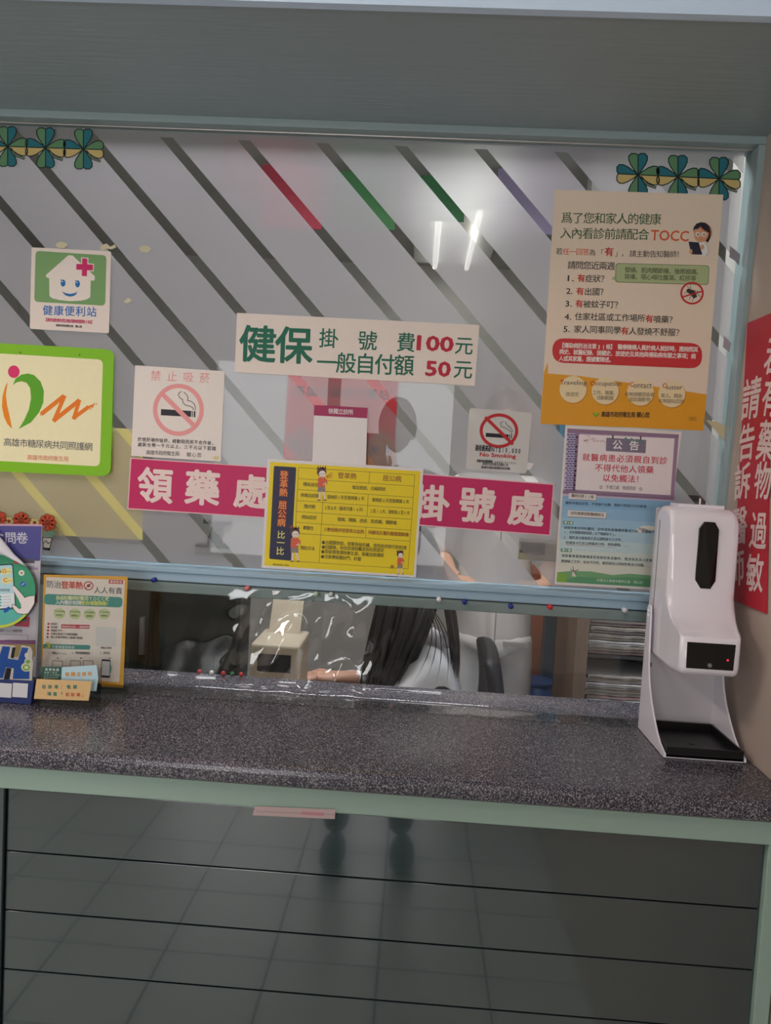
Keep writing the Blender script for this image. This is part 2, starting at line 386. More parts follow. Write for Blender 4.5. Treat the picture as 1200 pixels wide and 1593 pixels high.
#@@WINDOW
# ================================================================ WINDOW
XR, ZT = .573, 2.000
win = bpy.data.objects.new('window_1', None); COL.objects.link(win); win.location = (-.2, 0, 1.16); struct(win)
def fr(name, z0, z1, x0, x1, y0, y1, m, bev=.0015):
    b = MB(); b.box(x0, x1, y0, y1, z0, z1, m); return b.build(name, win, bevel=bev)
fr('window_frame', ZT, 2.0160, -1.05, XR+.0125, -.025, .03, M_FRAME, .0008)
b = MB(); b.prism([(XR, -.0247, 1.9995), (XR+.013, -.0247, 1.9995), (XR+.001, -.0247, ZC+.0005), (XR-.018, -.0247, ZC+.0005)], (0, .054, 0), M_FRAME); b.build('window_frame', win, bevel=.0012)
fr('window_frame', .96, 2.0, -1.05, -1.02, -.025, .03, M_FRAME)
fr('gasket', ZT-.0025, ZT, -1.02, XR, -.004, .0, mat('aluminium', (190, 186, 184), .35, metal=.6))
# mid rail
z1, z2, z3 = aty(600, 903, -.03).z, aty(600, 925, -.03).z, aty(600, 943, -.028).z
def railbox(name, zt, zb, y0, y1, m, bev=.0018):
    b = MB(); b.box(-1.02, XR-.012, y0, y1, zb, zt, m); return b.build(name, win, bevel=bev)
railbox('mid_rail', z1, z1-.010, -.034, .02, M_RAIL)
railbox('mid_rail', z1-.010, z2, -.030, .02, M_RAIL)
railbox('rail_groove', z2-.0005, z2-.003, -.024, .02, M_BLACKMAT, 0)
railbox('lower_rail', z2-.002, z3, -.027, .018, mat('rail_paint_grey_green', (128, 148, 146), .45, bump=.2))
gl = MB(); gl.face([(-1.02, .0, z1-.002), (XR-.001, .0, z1-.002), (XR-.001, .0, ZT-.001), (-1.02, .0, ZT-.001)], M_GLASS); gl.build('glass_pane', win)
# frosted film: strips between the clear diagonal stripes
K, U0, PER, SW = .95, 1.378, .1475, .0245
X0f, X1f, Z0f, Z1f = -1.02, XR-.012, z1+.002, ZT-.014
def clip(poly, a, bb_, c):          # keep a*x+b*z<=c
    out = []
    for i in range(len(poly)):
        p, q = poly[i], poly[(i+1) % len(poly)]; dp = a*p[0]+bb_*p[1]-c; dq = a*q[0]+bb_*q[1]-c
        if dp <= 0: out.append(p)
        if dp*dq < 0: t = dp/(dp-dq); out.append((p[0]+(q[0]-p[0])*t, p[1]+(q[1]-p[1])*t))
    return out
film = root('frosted_film', (-.2, .006, z1), 'translucent grey frosted film with clear diagonal stripes covering the window pane', 'window film')
for n in range(-12, 9):
    lo = U0+n*PER+SW/2; hi = U0+(n+1)*PER-SW/2
    p = [(X0f, Z0f), (X1f, Z0f), (X1f, Z1f), (X0f, Z1f)]
    p = clip(p, 1, K, hi); p = clip(p, -1, -K, -lo) if p else p
    if len(p) > 2:
        b = MB(); b.face([(x, .0062, z) for x, z in p], M_FILM); b.build('film_strip', film)
# the film turns solid along top, above the stripes' start
b = MB(); b.face([(X0f, .0062, Z1f), (X1f, .0062, Z1f), (X1f, .0062, ZT-.003), (X0f, .0062, ZT-.003)], M_FILM); b.build('film_strip', film)
#@@COUNTER
# ================================================================ COUNTER
YF = -.380
ct = root('reception_counter', (-.3, -.2, 0), 'reception counter with dark speckled top, pale green edging and slate boarded front', 'counter')
prof = [(YF+.006, ZC-.030), (YF+.001, ZC-.026), (YF, ZC-.020), (YF, ZC-.010), (YF+.002, ZC-.004), (YF+.006, ZC-.001), (YF+.012, ZC), (.056, ZC), (.062, ZC-.004), (.062, ZC-.030)]
b = MB(); b.prism([(-1.045, y, z) for y, z in prof], (1.045+WX(ZC)-.001, 0, 0), SPECK); b.build('countertop', ct, smooth=False, bevel=.001)
za = .8885
b = MB(); b.box(-1.045, WX(.9), YF+.010, YF+.03, za, ZC-.030, M_APRON); b.build('apron', ct, bevel=.0015)
xp = aty(1187, 1450, YF+.012).x-.002
b = MB(); b.box(xp, WX(.5), YF+.012, YF+.035, 0, za, M_APRON); b.build('corner_post', ct, bevel=.0015)
xl = aty(4, 1260, YF+.012).x
b = MB(); b.box(-1.045, xl, YF+.014, YF+.035, 0, za, M_PANEL); b.build('side_post', ct, bevel=.001)
YP = YF+.022
zs = [za-.0015]+[aty(600, py, YP).z for py in (1369, 1463, 1557)]
zs += [zs[-1]-.1255*k for k in range(1, 5)]
for i in range(len(zs)-1):
    b = MB(); b.box(xl+.002, xp-.001, YP, YP+.02, max(zs[i+1]+.0012, .005), zs[i]-(.0012 if i else .004), M_PANEL); b.build('board', ct, bevel=.0004)
b = MB(); b.box(-1.045, WX(.4), YP+.021, YP+.03, 0, za, M_BLACKMAT); b.build('backing', ct)
b = MB(); b.box(-1.045, WX(.4), .035, .055, 0, ZC-.031, M_WHITEWALL); b.build('rear_panel', ct)
# strip of pink printed tape under the edging
s = Sign('paper_tape', 'short strip of faded pink printed tape stuck under the green counter edging', 'tape', [(397, 1254), (522, 1259), (521, 1274), (393, 1268)], y=YF+.0085, sheet=(188, 166, 166), thick=.0006)
s.poly([(470, 1262), (505, 1264), (504, 1269), (468, 1267)], (196, 128, 138), 1); s.line([(399, 1262), (522, 1267)], 1.2, (160, 140, 140), 1); s.done()
#@@SIGNS
# ================================================================ SIGNS ON THE GLASS
G = -.0004            # sheets stuck on the outer face of the pane
def clover(px, py, r, label, group, tilt=0.03, yy=G):
    s = Sign('clover_decal', label, 'decal', [(px-2, py-2), (px+2, py-2), (px+2, py+2), (px-2, py+2)], y=yy, thick=.0002, sheet=(24, 40, 40), group=group, part='centre')
    GR, TE, YE, BK = (96, 140, 100), (38, 112, 122), (206, 182, 118), (20, 34, 34)
    prof = [(0, 0), (.22, .20), (.48, .40), (.70, .50), (.88, .50), (1.0, .36), (1.0, .14), (.93, 0)]
    for d, (c1, c2) in zip(((0, -1), (1, 0), (0, 1), (-1, 0)), ((GR, TE), (GR, YE), (TE, GR), (YE, TE))):
        for sg, c in ((-1, c1), (1, c2)):
            n = (-d[1]*sg, d[0]*sg)
            pts = [(px+r*(d[0]*a+n[0]*q*.88)*1.0, py+r*(d[1]*a+n[1]*q*.88)+ (r*d[0]*a)*tilt) for a, q in prof]
            s.poly(pts, c, 1, 'leaf'); s.line(pts, r*.05, BK, 2, 'outline', closed=True)
    st = [(px+r*.15, py+r*.12), (px+r*.42, py+r*.46), (px+r*.82, py+r*.60)]
    s.line(st, r*.13, BK, 1, 'stem'); s.line(st, r*.06, (120, 140, 110), 2, 'stem')
    s.done()
for i, (x, y) in enumerate(((12, 228), (71, 230), (130, 232))):
    clover(x, y, 31, ['green, teal and yellow clover decal at upper left, cut by the photo edge', 'green, teal and yellow clover decal, middle of the row at upper left', 'green, teal and yellow clover decal, rightmost of the row at upper left'][i], 'clover decals at the upper left of the window')
for i, (x, y) in enumerate(((993, 272), (1055, 275), (1119, 278))):
    clover(x, y, 33, ['clover decal above the health poster, leftmost of the row at upper right', 'clover decal above the health poster, middle of the row at upper right', 'clover decal nearest the right window frame, above the health poster'][i], 'clover decals at the upper right of the window', .05)
# flower decals low on the left
def flower(px, py, r, col, label, n=8, pot=False):
    s = Sign('flower_decal', label, 'decal', [(px-2, py-2), (px+2, py-2), (px+2, py+2), (px-2, py+2)], y=G, thick=.0002, sheet=(120, 60, 30), group='flower decals along the lower left of the window', part='centre')
    for k in range(n):
        a = 2*pi*k/n; cx, cy = px+r*.62*cos(a), py+r*.62*sin(a)
        s.ell(cx, cy, r*.38, r*.38, (60, 24, 20), 1, 'petal', 12); s.ell(cx, cy, r*.33, r*.33, col, 2, 'petal', 12)
    s.ell(px, py, r*.26, r*.26, (150, 60, 34), 4, 'petal', 12)
    if pot:
        s.poly([(px-1, py+10), (px+14, py+16), (px+6, py+24), (px-6, py+20)], (120, 160, 140), 1, 'leaf')
        s.poly([(px-8, py+23), (px+7, py+24), (px+3, py+42), (px-6, py+41)], (222, 218, 208), 1, 'pot')
        s.line([(px-8, py+23), (px+7, py+24), (px+3, py+42), (px-6, py+41)], 1.2, (20, 20, 20), 2, 'pot', closed=True)
        s.line([(px-6, py+32), (px-2, py+28), (px+1, py+33), (px+4, py+30)], 1.2, (20, 20, 20), 3, 'pot')
        s.line([(px-6, py+40.5), (px+3, py+41.5)], 4, (20, 20, 20), 3, 'pot')
    s.done()
flower(-2, 808, 14, (196, 78, 48), 'red flower decal at the left photo edge above the questionnaire')
flower(33, 810, 14, (196, 78, 48), 'red flower decal above the middle of the questionnaire sheet')
flower(74, 813, 14, (196, 78, 48), 'red flower decal with a small white pot beside the acrylic holder', pot=True)
flower(14, 811, 8, (206, 190, 130), 'small cream flower decal left of the middle red flower', n=6)
flower(54, 813, 8, (206, 190, 130), 'small cream flower decal between the middle and potted red flowers', n=6)
# dried glue spots
for pts, lab in (([(86, 381), (93, 376), (101, 377), (106, 381), (100, 386), (91, 386)], 'cream spot of dried glue left above the house sign'),
                 ([(155, 386), (160, 381), (166, 379), (172, 384), (179, 380), (181, 385), (174, 388), (166, 387), (160, 390)], 'ragged cream glue spot at the upper right of the house sign'),
                 ([(216, 386), (222, 382), (231, 383), (236, 388), (230, 393), (220, 392)], 'oval cream glue spot on the glass right of the house sign'),
                 ([(192, 470), (200, 463), (206, 468), (198, 472)], 'tiny tan glue fleck right of the house sign')):
    Sign('glue_spot', lab, 'glue spot', pts, y=G, thick=.0008, sheet=(212, 204, 168), group='dried glue spots on the glass', part='glue').done()
for pts, c, lab in (([(1098, 653), (1118, 657), (1129, 664), (1126, 685), (1112, 668)], (206, 190, 150), 'yellowed bit of clear tape right of the health poster foot'),
                    ([(1136, 382), (1152, 396), (1150, 413), (1144, 406), (1135, 400)], (150, 142, 150), 'grey bit of old tape on the glass right of the nurse drawing'),
                    ([(1127, 522), (1138, 534), (1135, 548), (1125, 540)], (170, 160, 166), 'mauve bit of old tape on the glass right of the red pill notice'),
                    ([(806, 725), (814, 718), (831, 721), (826, 730), (812, 732)], (226, 224, 222), 'crumpled white tape bit at the lower left of the small sticker')):
    Sign('tape_bit', lab, 'tape', pts, y=G, thick=.0003, sheet=c, group='bits of old tape on the glass', part='tape').done()
# ---- 1 house sign
s = Sign('notice_sign', 'square white sticker with a smiling house and pink cross on green', 'sign', [(298, 330), (1038, 368), (1018, 1130), (280, 1090)], (0, 330, 6), y=G, thick=.001, sheet=(236, 222, 212), radius=14, slope=.045)
s.rrect([(335, 362), (997, 405), (985, 875), (322, 838)], 40, (122, 164, 104), 1)
s.poly([(640, 405), (680, 405), (700, 425), (888, 600), (885, 640), (850, 640), (845, 795), (815, 815), (760, 828), (650, 832), (560, 822), (490, 805), (465, 785), (462, 620), (432, 606), (435, 585)], (238, 226, 216), 2)
s.poly([(760, 424), (828, 428), (826, 480), (880, 484), (876, 556), (824, 552), (822, 608), (758, 604), (760, 548), (706, 546), (708, 478), (762, 480)], (238, 226, 216), 3)
s.poly([(770, 432), (820, 436), (818, 488), (872, 492), (869, 547), (816, 544), (814, 600), (766, 597), (768, 541), (714, 538), (717, 485), (770, 486)], (208, 30, 104), 4)
B = (0, 106, 176)
for x, y in ((592, 664), (727, 671)):
    s.ell(x, y, 22, 33, B, 4); s.line([(x-25, y-34), (x-5, y-22)], 6, B, 4); s.ell(x-5, y-14, 5, 7, (210, 225, 235), 5)
s.poly([(583, 740), (610, 756), (655, 765), (700, 758), (725, 742), (712, 772), (685, 786), (655, 790), (618, 780), (596, 762)], B, 4)
s.text('健康便利站', 398, 908, 962, 92, (20, 110, 190), .01, y2=980)
s.text('【提供愛便利性測試篩檢服務小站】', 412, 882, 1022, 34, (204, 40, 100), .02, y2=1046)
s.text('高雄市政府衛生局 關心您', 525, 768, 1068, 22, (50, 40, 45), .02, y2=1082); s.done()
# ---- 2 lime sign
s = Sign('framed_sign', 'lime green framed sign with cream panel and orange and green logo', 'sign', [(-52, 100), (536, 133), (520, 724), (-64, 697)], (0, 500, 3), y=G, thick=.004, sheet=(132, 196, 30), radius=45, slope=.05, part='frame')
s.rrect([(-8, 150), (485, 180), (470, 677), (-20, 650)], 26, (246, 238, 194), 1, 'panel')
s.ell(70, 236, 27, 29, (222, 50, 110), 3)
s.poly([(65, 298), (78, 268), (105, 250), (135, 244), (165, 252), (195, 282), (210, 325), (207, 380), (188, 425), (150, 472), (92, 503), (118, 462), (140, 412), (150, 360), (146, 312), (130, 288), (105, 280), (82, 286)], (94, 170, 36), 3)
s.poly([(42, 283), (30, 305), (17, 350), (15, 400), (24, 445), (40, 480), (62, 502), (50, 440), (38, 390), (33, 340)], (240, 140, 20), 3)
O = (238, 126, 30)
for a, bq, wd in (((202, 430), (300, 352), 20), ((305, 352), (258, 462), 18), ((258, 462), (372, 372), 20), ((374, 372), (350, 452), 18), ((350, 450), (415, 402), 18), ((415, 402), (440, 392), 10)):
    s.line([a, bq], wd, O, 4)
for x, y in ((195, 437), (428, 410), (445, 385), (455, 386), (436, 402)): s.ell(x, y, 4, 3, O, 4, n=8)
s.ell(100, 147, 5, 5, (90, 140, 20), 2, 'screw', 10); s.ell(376, 158, 5, 5, (90, 140, 20), 2, 'screw.001', 10)
s.text('高雄市糖尿病共同照護網', 22, 436, 582, 38, (60, 66, 90), .0, y2=606)
s.text('高雄市政府衛生局', 132, 326, 646, 24, (226, 120, 90), .0, y2=654); s.done()
# ---- 3 no smoking
def cigarette(s, k, cx, cy, red, thick):
    pass
s = Sign('notice_sign', 'square white no smoking sign with salmon prohibition ring', 'sign', [(103, 42), (800, 88), (768, 790), (73, 745)], (190, 560, 5), y=G, thick=.001, sheet=(238, 228, 220), slope=.05)
SA = (240, 160, 158)
s.text('禁止吸菸', 200, 706, 160, 80, SA, 0, y2=184)
s.poly([(305, 382), (540, 397), (538, 443), (303, 430)], (44, 36, 44), 2); s.poly([(545, 397), (552, 398), (551, 444), (544, 443)], (44, 36, 44), 2); s.poly([(560, 398), (572, 399), (571, 446), (559, 445)], (44, 36, 44), 2)
s.line([(462, 245), (444, 258), (440, 275), (450, 295), (472, 308), (475, 332), (495, 352), (530, 360), (552, 372), (558, 390)], 5, (30, 26, 30), 2)
s.line([(482, 250), (505, 272), (515, 295), (510, 316), (540, 322), (562, 342), (572, 366), (571, 390)], 5, (30, 26, 30), 2)
s.ring(440, 388, 198, 203, 34, SA, 3); s.line([(312, 262), (562, 512)], 36, SA, 4)
s.text('於禁菸場所吸菸，經勸阻而拒不合作者，', 122, 730, 632, 31, (40, 34, 38), .012, y2=664)
s.text('處新台幣一千元以上、三千元以下罰鍰', 122, 734, 672, 31, (40, 34, 38), .012, y2=706)
s.text('高雄市政府衛生局', 188, 448, 736, 36, (60, 54, 58), 0, y2=748); s.text('關心您', 500, 622, 752, 34, (60, 54, 58), 0, y2=758)
s.poly([(705, 760), (730, 745), (760, 752), (750, 778), (715, 775)], (226, 206, 160), 1, 'tape_stain'); s.done()
# ---- 4 magenta banners
s = Sign('banner', 'magenta banner strip under the salmon no smoking sign', 'banner', [(66, 760), (1180, 834), (1165, 1232), (42, 1160)], (190, 560, 5), y=G-.0003, thick=.0008, sheet=(236, 190, 196), slope=.066)
s.poly([(74, 768), (1180, 842), (1165, 1225), (50, 1152)], (200, 34, 98), 1, 'print')
s.text('領', 105, 403, 1100, 262, (240, 218, 212), .030, lay=3); s.text('藥', 470, 770, 1118, 262, (240, 218, 212), .030, lay=3); s.text('處', 845, 1145, 1140, 250, (240, 218, 212), .030, lay=3); s.done()
s = Sign('banner', 'magenta banner strip right of the yellow table poster, below the small sticker', 'banner', [(640, 610), (1160, 650), (1147, 830), (630, 790)], (340, 460, 2.2222), y=G-.0003, thick=.0008, sheet=(236, 190, 196), slope=.066)
s.poly([(640, 614), (1157, 654), (1144, 826), (630, 786)], (200, 34, 98), 1, 'print')
s.text('掛', 672, 792, 772, 118, (240, 218, 212), .030, lay=3); s.text('號', 830, 952, 780, 118, (240, 218, 212), .030, lay=3); s.text('處', 998, 1122, 790, 118, (240, 218, 212), .030, lay=3); s.done()
# ---- 5 fee sign
s = Sign('notice_sign', 'wide white fee sign with big green characters and red prices', 'sign', [(65, 60), (902, 102), (886, 312), (57, 265)], (340, 460, 2.2222), y=G-.001, thick=.002, sheet=(240, 226, 216), slope=.055)
GN = (0, 104, 78); RD = (192, 24, 54)
s.text('健保', 72, 322, 228, 124, GN, .022, y2=238)
s.text('掛', 348, 412, 180, 66, GN, .012); s.text('號', 482, 546, 188, 66, GN, .012); s.text('費', 616, 678, 194, 66, GN, .012)
s.text('100', 684, 812, 190, 54, RD, .03, y2=197, whole=True); s.text('元', 814, 880, 203, 62, GN, .01)
s.text('一般自付額', 340, 674, 265, 70, GN, .014, y2=278)
s.text('50', 714, 802, 278, 54, RD, .03, y2=283, whole=True); s.text('元', 812, 876, 286, 64, GN, .01); s.done()
# ---- 6 pink care poster and other paper behind the glass
BG = .0085
s = Sign('paper_poster', 'pink care station poster behind the frosted film with faint houses', 'poster', [(242, 268), (622, 288), (605, 640), (222, 620)], (340, 460, 2.2222), y=.0100, thick=.0008, sheet=(232, 112, 122), slope=.05)
s.text('高雄市長照守護站', 260, 592, 346, 36, (110, 50, 60), .02, y2=362)
for x, y, c in ((290, 520, (196, 110, 110)), (565, 530, (220, 150, 110))):
    s.poly([(x-60, y-20), (x, y-70), (x+50, y-18), (x+48, y+90), (x-58, y+85)], c, 2)
    for q in (-35, 10):
        s.poly([(x+q, y-10), (x+q+20, y-9), (x+q+20, y+12), (x+q, y+11)], (120, 110, 150), 3)
s.done()
s = Sign('clinic_card', 'white card with a magenta header behind the yellow table poster top', 'card', [(332, 378), (516, 388), (508, 660), (322, 650)], (340, 460, 2.2222), y=G, thick=.0008, sheet=(238, 232, 232), slope=.05)
s.poly([(332, 378), (516, 388), (514, 424), (330, 414)], (168, 40, 92), 1); s.text('徐獨立診所', 380, 466, 408, 19, (244, 236, 236), .01, y2=413); s.done()
Sign('paper_sheet', 'cream yellow sheet behind the frosted film below the lime sign', 'paper', [(-60, 655), (222, 668), (222, 840), (40, 830), (-60, 822)], y=.0100, thick=.0008, sheet=(252, 240, 186)).done()
#Sign('paper_sheet', 'pale green sheet behind the frosted film around the pink poster', 'paper', [(352, 570), (716, 598), (714, 700), (690, 738), (352, 712)], y=.0115, thick=.0008, sheet=(158, 204, 150)).done()
s = Sign('paper_sheet', 'faint paper strip with dark characters behind the film near the announcement poster', 'paper', [(808, 836), (866, 840), (864, 874), (806, 870)], y=.0100, thick=.0006, sheet=(206, 196, 178), slope=.05)
s.text('華國', 808, 848, 862, 20, (66, 62, 60), .02); s.done()
# ---- 7 yellow table poster
s = Sign('paper_poster', 'bright yellow table poster with a navy title column and three drawn boys', 'poster', [(72, 60), (1152, 128), (1098, 882), (32, 815)], (400, 700, 4.4444), y=G-.0012, thick=.0008, sheet=(232, 226, 224), slope=.063)
YL = (240, 214, 22)
s.poly([(92, 82), (1132, 148), (1083, 866), (50, 798)], YL, 1)
s.rrect([(118, 110), (272, 120), (236, 766), (85, 752)], 12, (44, 44, 74), 2)
s.rrect([(160, 140), (220, 144), (212, 322), (152, 318)], 8, (128, 36, 40), 3); s.rrect([(152, 345), (210, 348), (200, 530), (140, 526)], 8, (128, 36, 40), 3)
s.vtext('登革熱', [(188, 172), (186, 232), (184, 292)], 56, (240, 150, 80), .02); s.vtext('屈公病', [(178, 380), (174, 440), (170, 500)], 56, (240, 150, 80), .02)
s.vtext('比一比', [(168, 585), (165, 640), (161, 697)], 54, (238, 226, 130), .015)
TL_ = (96, 84, 40)
for a, bq in (((288, 121), (1092, 173)), ((285, 198), (1088, 250)), ((280, 273), (1081, 328)), ((275, 350), (1075, 405)), ((270, 425), (1070, 480)), ((268, 500), (1064, 555)), ((264, 575), (1058, 630)), ((240, 768), (1045, 822)),
              ((288, 121), (262, 640)), ((465, 205), (430, 778)), ((1092, 173), (1045, 822)), ((780, 152), (774, 228)), ((770, 306), (761, 456)), ((756, 530), (751, 606))): s.line([a, bq], 2.6, TL_, 2, 'table_lines')
BR_ = (150, 72, 40); TK = (84, 72, 40)
T7 = [('登革熱', 558, 688, 196, 42, BR_, None), ('屈公病', 868, 998, 214, 42, BR_, 222), ('傳染途徑', 318, 426, 250, 28, TK, 257), ('埃及斑蚊、白線斑蚊', 656, 890, 272, 28, TK, 285), ('病毒血症期', 302, 432, 325, 28, TK, 332),
      ('發病前1天至發病後5天', 485, 742, 338, 28, TK, 350), ('發病前2天至發病後5天', 795, 1052, 358, 28, TK, 372), ('潛伏期', 322, 403, 402, 28, TK, 407), ('3至8天（最長可達14天）', 463, 748, 412, 28, TK, 427),
      ('2至12天，通常為3至7天', 780, 1056, 434, 28, TK, 450), ('相似症狀', 308, 411, 476, 28, TK, 483), ('發燒、頭痛、皮疹、肌肉痛、關節痛', 556, 966, 492, 28, TK, 518), ('嚴重性', 318, 391, 550, 28, TK, 556),
      ('少數個案併發登革出血熱', 460, 740, 562, 28, (150, 60, 40), 580), ('持續或反覆的嚴重關節痛', 768, 1049, 582, 28, (150, 60, 40), 600), ('預防方法', 300, 400, 690, 28, TK, 696),
      ('●出國要防蚊，穿著長袖衣褲、使用政府核可防蚊液', 446, 1034, 650, 28, TK, 690), ('●回國後，有症狀速就醫並告知旅遊史', 446, 878, 682, 28, TK, 708), ('●居家環境清除孳生源，落實巡倒清刷', 442, 876, 714, 28, TK, 743), ('●住家應裝置紗門、紗窗', 440, 720, 748, 28, TK, 768),
      ('高雄市政府衛生局 關心您', 110, 220, 797, 12, TK, 803)]
for t, a, bq, y, h, c, y2 in T7: s.text(t, a, bq, y, h, c, .008, y2=y2)
def boy(s, x, y, k, flip=1, sit=False):
    P = lambda *q: [(x+flip*a*k, y+c*k) for a, c in q]
    s.poly(P((-13, 70), (-4, 70), (-6, 108), (-14, 108)), (236, 214, 200), 7); s.poly(P((3, 70), (12, 70), (18, 108), (10, 108)), (236, 214, 200), 7)
    s.poly(P((-17, 108), (-5, 108), (-5, 113), (-20, 113)), (130, 70, 50), 7); s.poly(P((9, 108), (20, 108), (24, 113), (9, 113)), (130, 70, 50), 7)
    s.poly(P((-16, 48), (14, 48), (16, 74), (2, 74), (0, 62), (-3, 74), (-18, 74)), (140, 130, 130), 8)
    s.poly(P((-16, 12), (-4, 6), (12, 8), (24, 20), (26, 38), (18, 38), (14, 28), (15, 52), (-18, 52)), (224, 104, 70), 9)
    for q in (22, 34, 44): s.line(P((-16, q), (14, q)), 1.2*k, (200, 70, 50), 10)
    s.line(P((20, 36), (8, 40)), 5*k, (240, 206, 190), 10)
    s.ell(x, y-14*k, 21*k, 21*k, (90, 60, 56), 8)
    for q in (-18, -8, 4, 15): s.poly(P((q-6, -26), (q+6, -28), (q+flip*2, -42)), (90, 60, 56), 8)
    s.ell(x+flip*3*k, y-6*k, 15*k, 15*k, (240, 228, 220), 10)
    s.ell(x-2*k, y-6*k, 1.8*k, 2.4*k, (50, 40, 40), 11, n=8); s.ell(x+9*flip*k, y-6*k, 1.8*k, 2.4*k, (50, 40, 40), 11, n=8); s.line(P((0, 3), (6, 3)), 1.4*k, (180, 60, 60), 11)
boy(s, 448, 175, 1.55); boy(s, 262, 592, 1.6); boy(s, 990, 735, 1.1)
for a, bq in (((482, 182), (520, 155)), ((484, 186), (525, 170)), ((484, 190), (520, 188))): s.line([a, bq], 4, (190, 80, 40), 7)
for k in range(6):
    a = k*pi/3; s.line([(238, 532), (238+14*cos(a), 532+14*sin(a))], 3, (200, 80, 50), 7); s.line([(935, 806), (935+15*cos(a), 806+15*sin(a))], 4, (150, 50, 40), 7)
s.done()
# ---- 8 small no smoking sticker
M_STK = film_mat('sticker_film', (232, 230, 226), .12, trans_l=.25, stain=.05)
s = Sign('notice_sign', 'small square no smoking sticker with a red ring and rounded corners', 'sign', [(868, 388), (1085, 405), (1065, 615), (855, 600)], (340, 460, 2.2222), y=G, thick=.0006, smat=M_STK, radius=12, slope=.05)
R2 = (190, 24, 30)
s.poly([(925, 474), (1004, 480), (1003, 493), (924, 488)], (20, 18, 20), 2); s.line([(1008, 480), (1007, 494)], 3, (20, 18, 20), 2); s.line([(1014, 480), (1013, 494)], 3, (20, 18, 20), 2)
s.line([(985, 435), (975, 440), (978, 452), (990, 456), (1000, 462), (1012, 470), (1014, 478)], 2, (40, 40, 44), 2); s.line([(992, 436), (998, 448), (1010, 456), (1018, 470)], 2, (40, 40, 44), 2)
s.ring(970, 467, 67, 60, 11, R2, 3); s.line([(925, 422), (1016, 512)], 11, R2, 4)
s.text('違者最高罰NT$10,000', 887, 1046, 536, 21, (60, 56, 58), .03, y2=546)
s.text('No Smoking', 903, 1028, 560, 19, (196, 20, 30), .03, y2=567, whole=True)
s.text('菸害申訴服務專線 0800-531531', 893, 1030, 576, 10, (40, 36, 38), .03, y2=583); s.text('高雄市政府衛生局關心您', 912, 1002, 586, 10, (40, 36, 38), .01, y2=591); s.text('高雄市鳥松區衛生所印製', 908, 1008, 597, 9, (40, 36, 38), .02, y2=603); s.done()
# ---- 9 health poster
s = Sign('paper_poster', 'tall cream health question poster with an orange foot and a drawn nurse', 'poster', [(108, 50), (958, 75), (858, 1265), (35, 1230)], (830, 280, 3.2432), y=G-.001, thick=.001, sheet=(236, 216, 194), slope=.016)
s.poly([(52, 975), (240, 990), (560, 1035), (874, 1082), (858, 1265), (35, 1230)], (230, 160, 34), 1); s.poly([(74, 975), (72, 920), (52, 975)], (230, 160, 34), 1)
DG = (50, 92, 52); OR = (222, 92, 48); KR = (206, 36, 36); DK = (44, 40, 36)
s.text('爲了您和家人的健康', 140, 643, 220, 56, DG, .004, y2=228); s.text('入內看診前請配合', 134, 582, 297, 56, DG, .006, y2=305)
s.text('TOCC', 590, 782, 306, 54, OR, .016, y2=312, whole=True)
s.text('若', 112, 147, 378, 34, DK); s.text('任一回答', 148, 281, 379, 33, OR, .004); s.text('為', 281, 313, 384, 33, DK); s.text('「', 322, 352, 384, 32, DK); s.text('有', 358, 404, 385, 44, KR, .02); s.text('」，', 412, 474, 388, 32, DK)
s.text('請主動告知醫師！', 484, 756, 390, 34, DK, 0, y2=394)
s.text('請問您近兩週', 172, 410, 450, 40, DK, .008, y2=456)
s.rrect([(415, 420), (888, 432), (884, 531), (411, 517)], 18, (110, 124, 84), 1); s.rrect([(418, 423), (885, 435), (881, 528), (414, 514)], 18, (178, 190, 140), 2); s.poly([(417, 478), (392, 502), (417, 505)], (178, 190, 140), 2)
s.text('發燒、肌肉關節痛、後眼窩痛、', 460, 850, 468, 28, (50, 60, 44), 0, y2=480); s.text('背痛、噁心嘔吐腹瀉、紅疹等', 458, 820, 502, 28, (50, 60, 44), 0, y2=512)
def q(n, x, y, red, rest, x3, y2): 
    s.text(n, x, x+34, y, 30, DK, .008, whole=True, y2=y+1); s.text('有', red, red+38, y+4, 37, KR, .02)
for n, x, y in (('1.', 172, 512), ('2.', 165, 576), ('3.', 161, 640), ('4.', 157, 706), ('5.', 151, 768)): s.text(n, x, x+32, y, 30, DK, .012, whole=True)
s.text('有', 221, 260, 515, 38, KR, .02); s.text('症狀？', 260, 378, 517, 38, DK, .008)
s.text('有', 215, 254, 581, 38, KR, .02); s.text('出國？', 256, 374, 583, 38, DK, .008)
s.text('有', 211, 250, 644, 38, KR, .02); s.text('被蚊子叮？', 250, 447, 646, 38, DK, .008, y2=650)
s.text('住家社區或工作場所', 208, 563, 708, 38, DK, .008, y2=718); s.text('有', 564, 603, 720, 38, KR, .02); s.text('噴藥？', 603, 722, 722, 38, DK, .008, y2=726)
s.text('家人同事同學', 203, 441, 772, 38, DK, .008, y2=779); s.text('有', 441, 480, 781, 38, KR, .02); s.text('人發燒不舒服？', 480, 756, 782, 38, DK, .008, y2=790)
s.rrect([(97, 797), (853, 825), (850, 953), (94, 921)], 62, (206, 52, 56), 1)
WH = (244, 232, 222)
s.text('【傳染病防治法第31條】', 130, 412, 848, 27, WH, .02, y2=857); s.text('醫療機構人員於病人就診時，應詢問其', 424, 830, 856, 27, WH, .02, y2=870)
s.text('病史、就醫紀錄、接觸史、旅遊史及其他與傳染病有關之事項；病', 130, 818, 880, 27, WH, .02, y2=904); s.text('人或其家屬，應據實陳述。', 128, 404, 914, 27, WH, .02, y2=922)
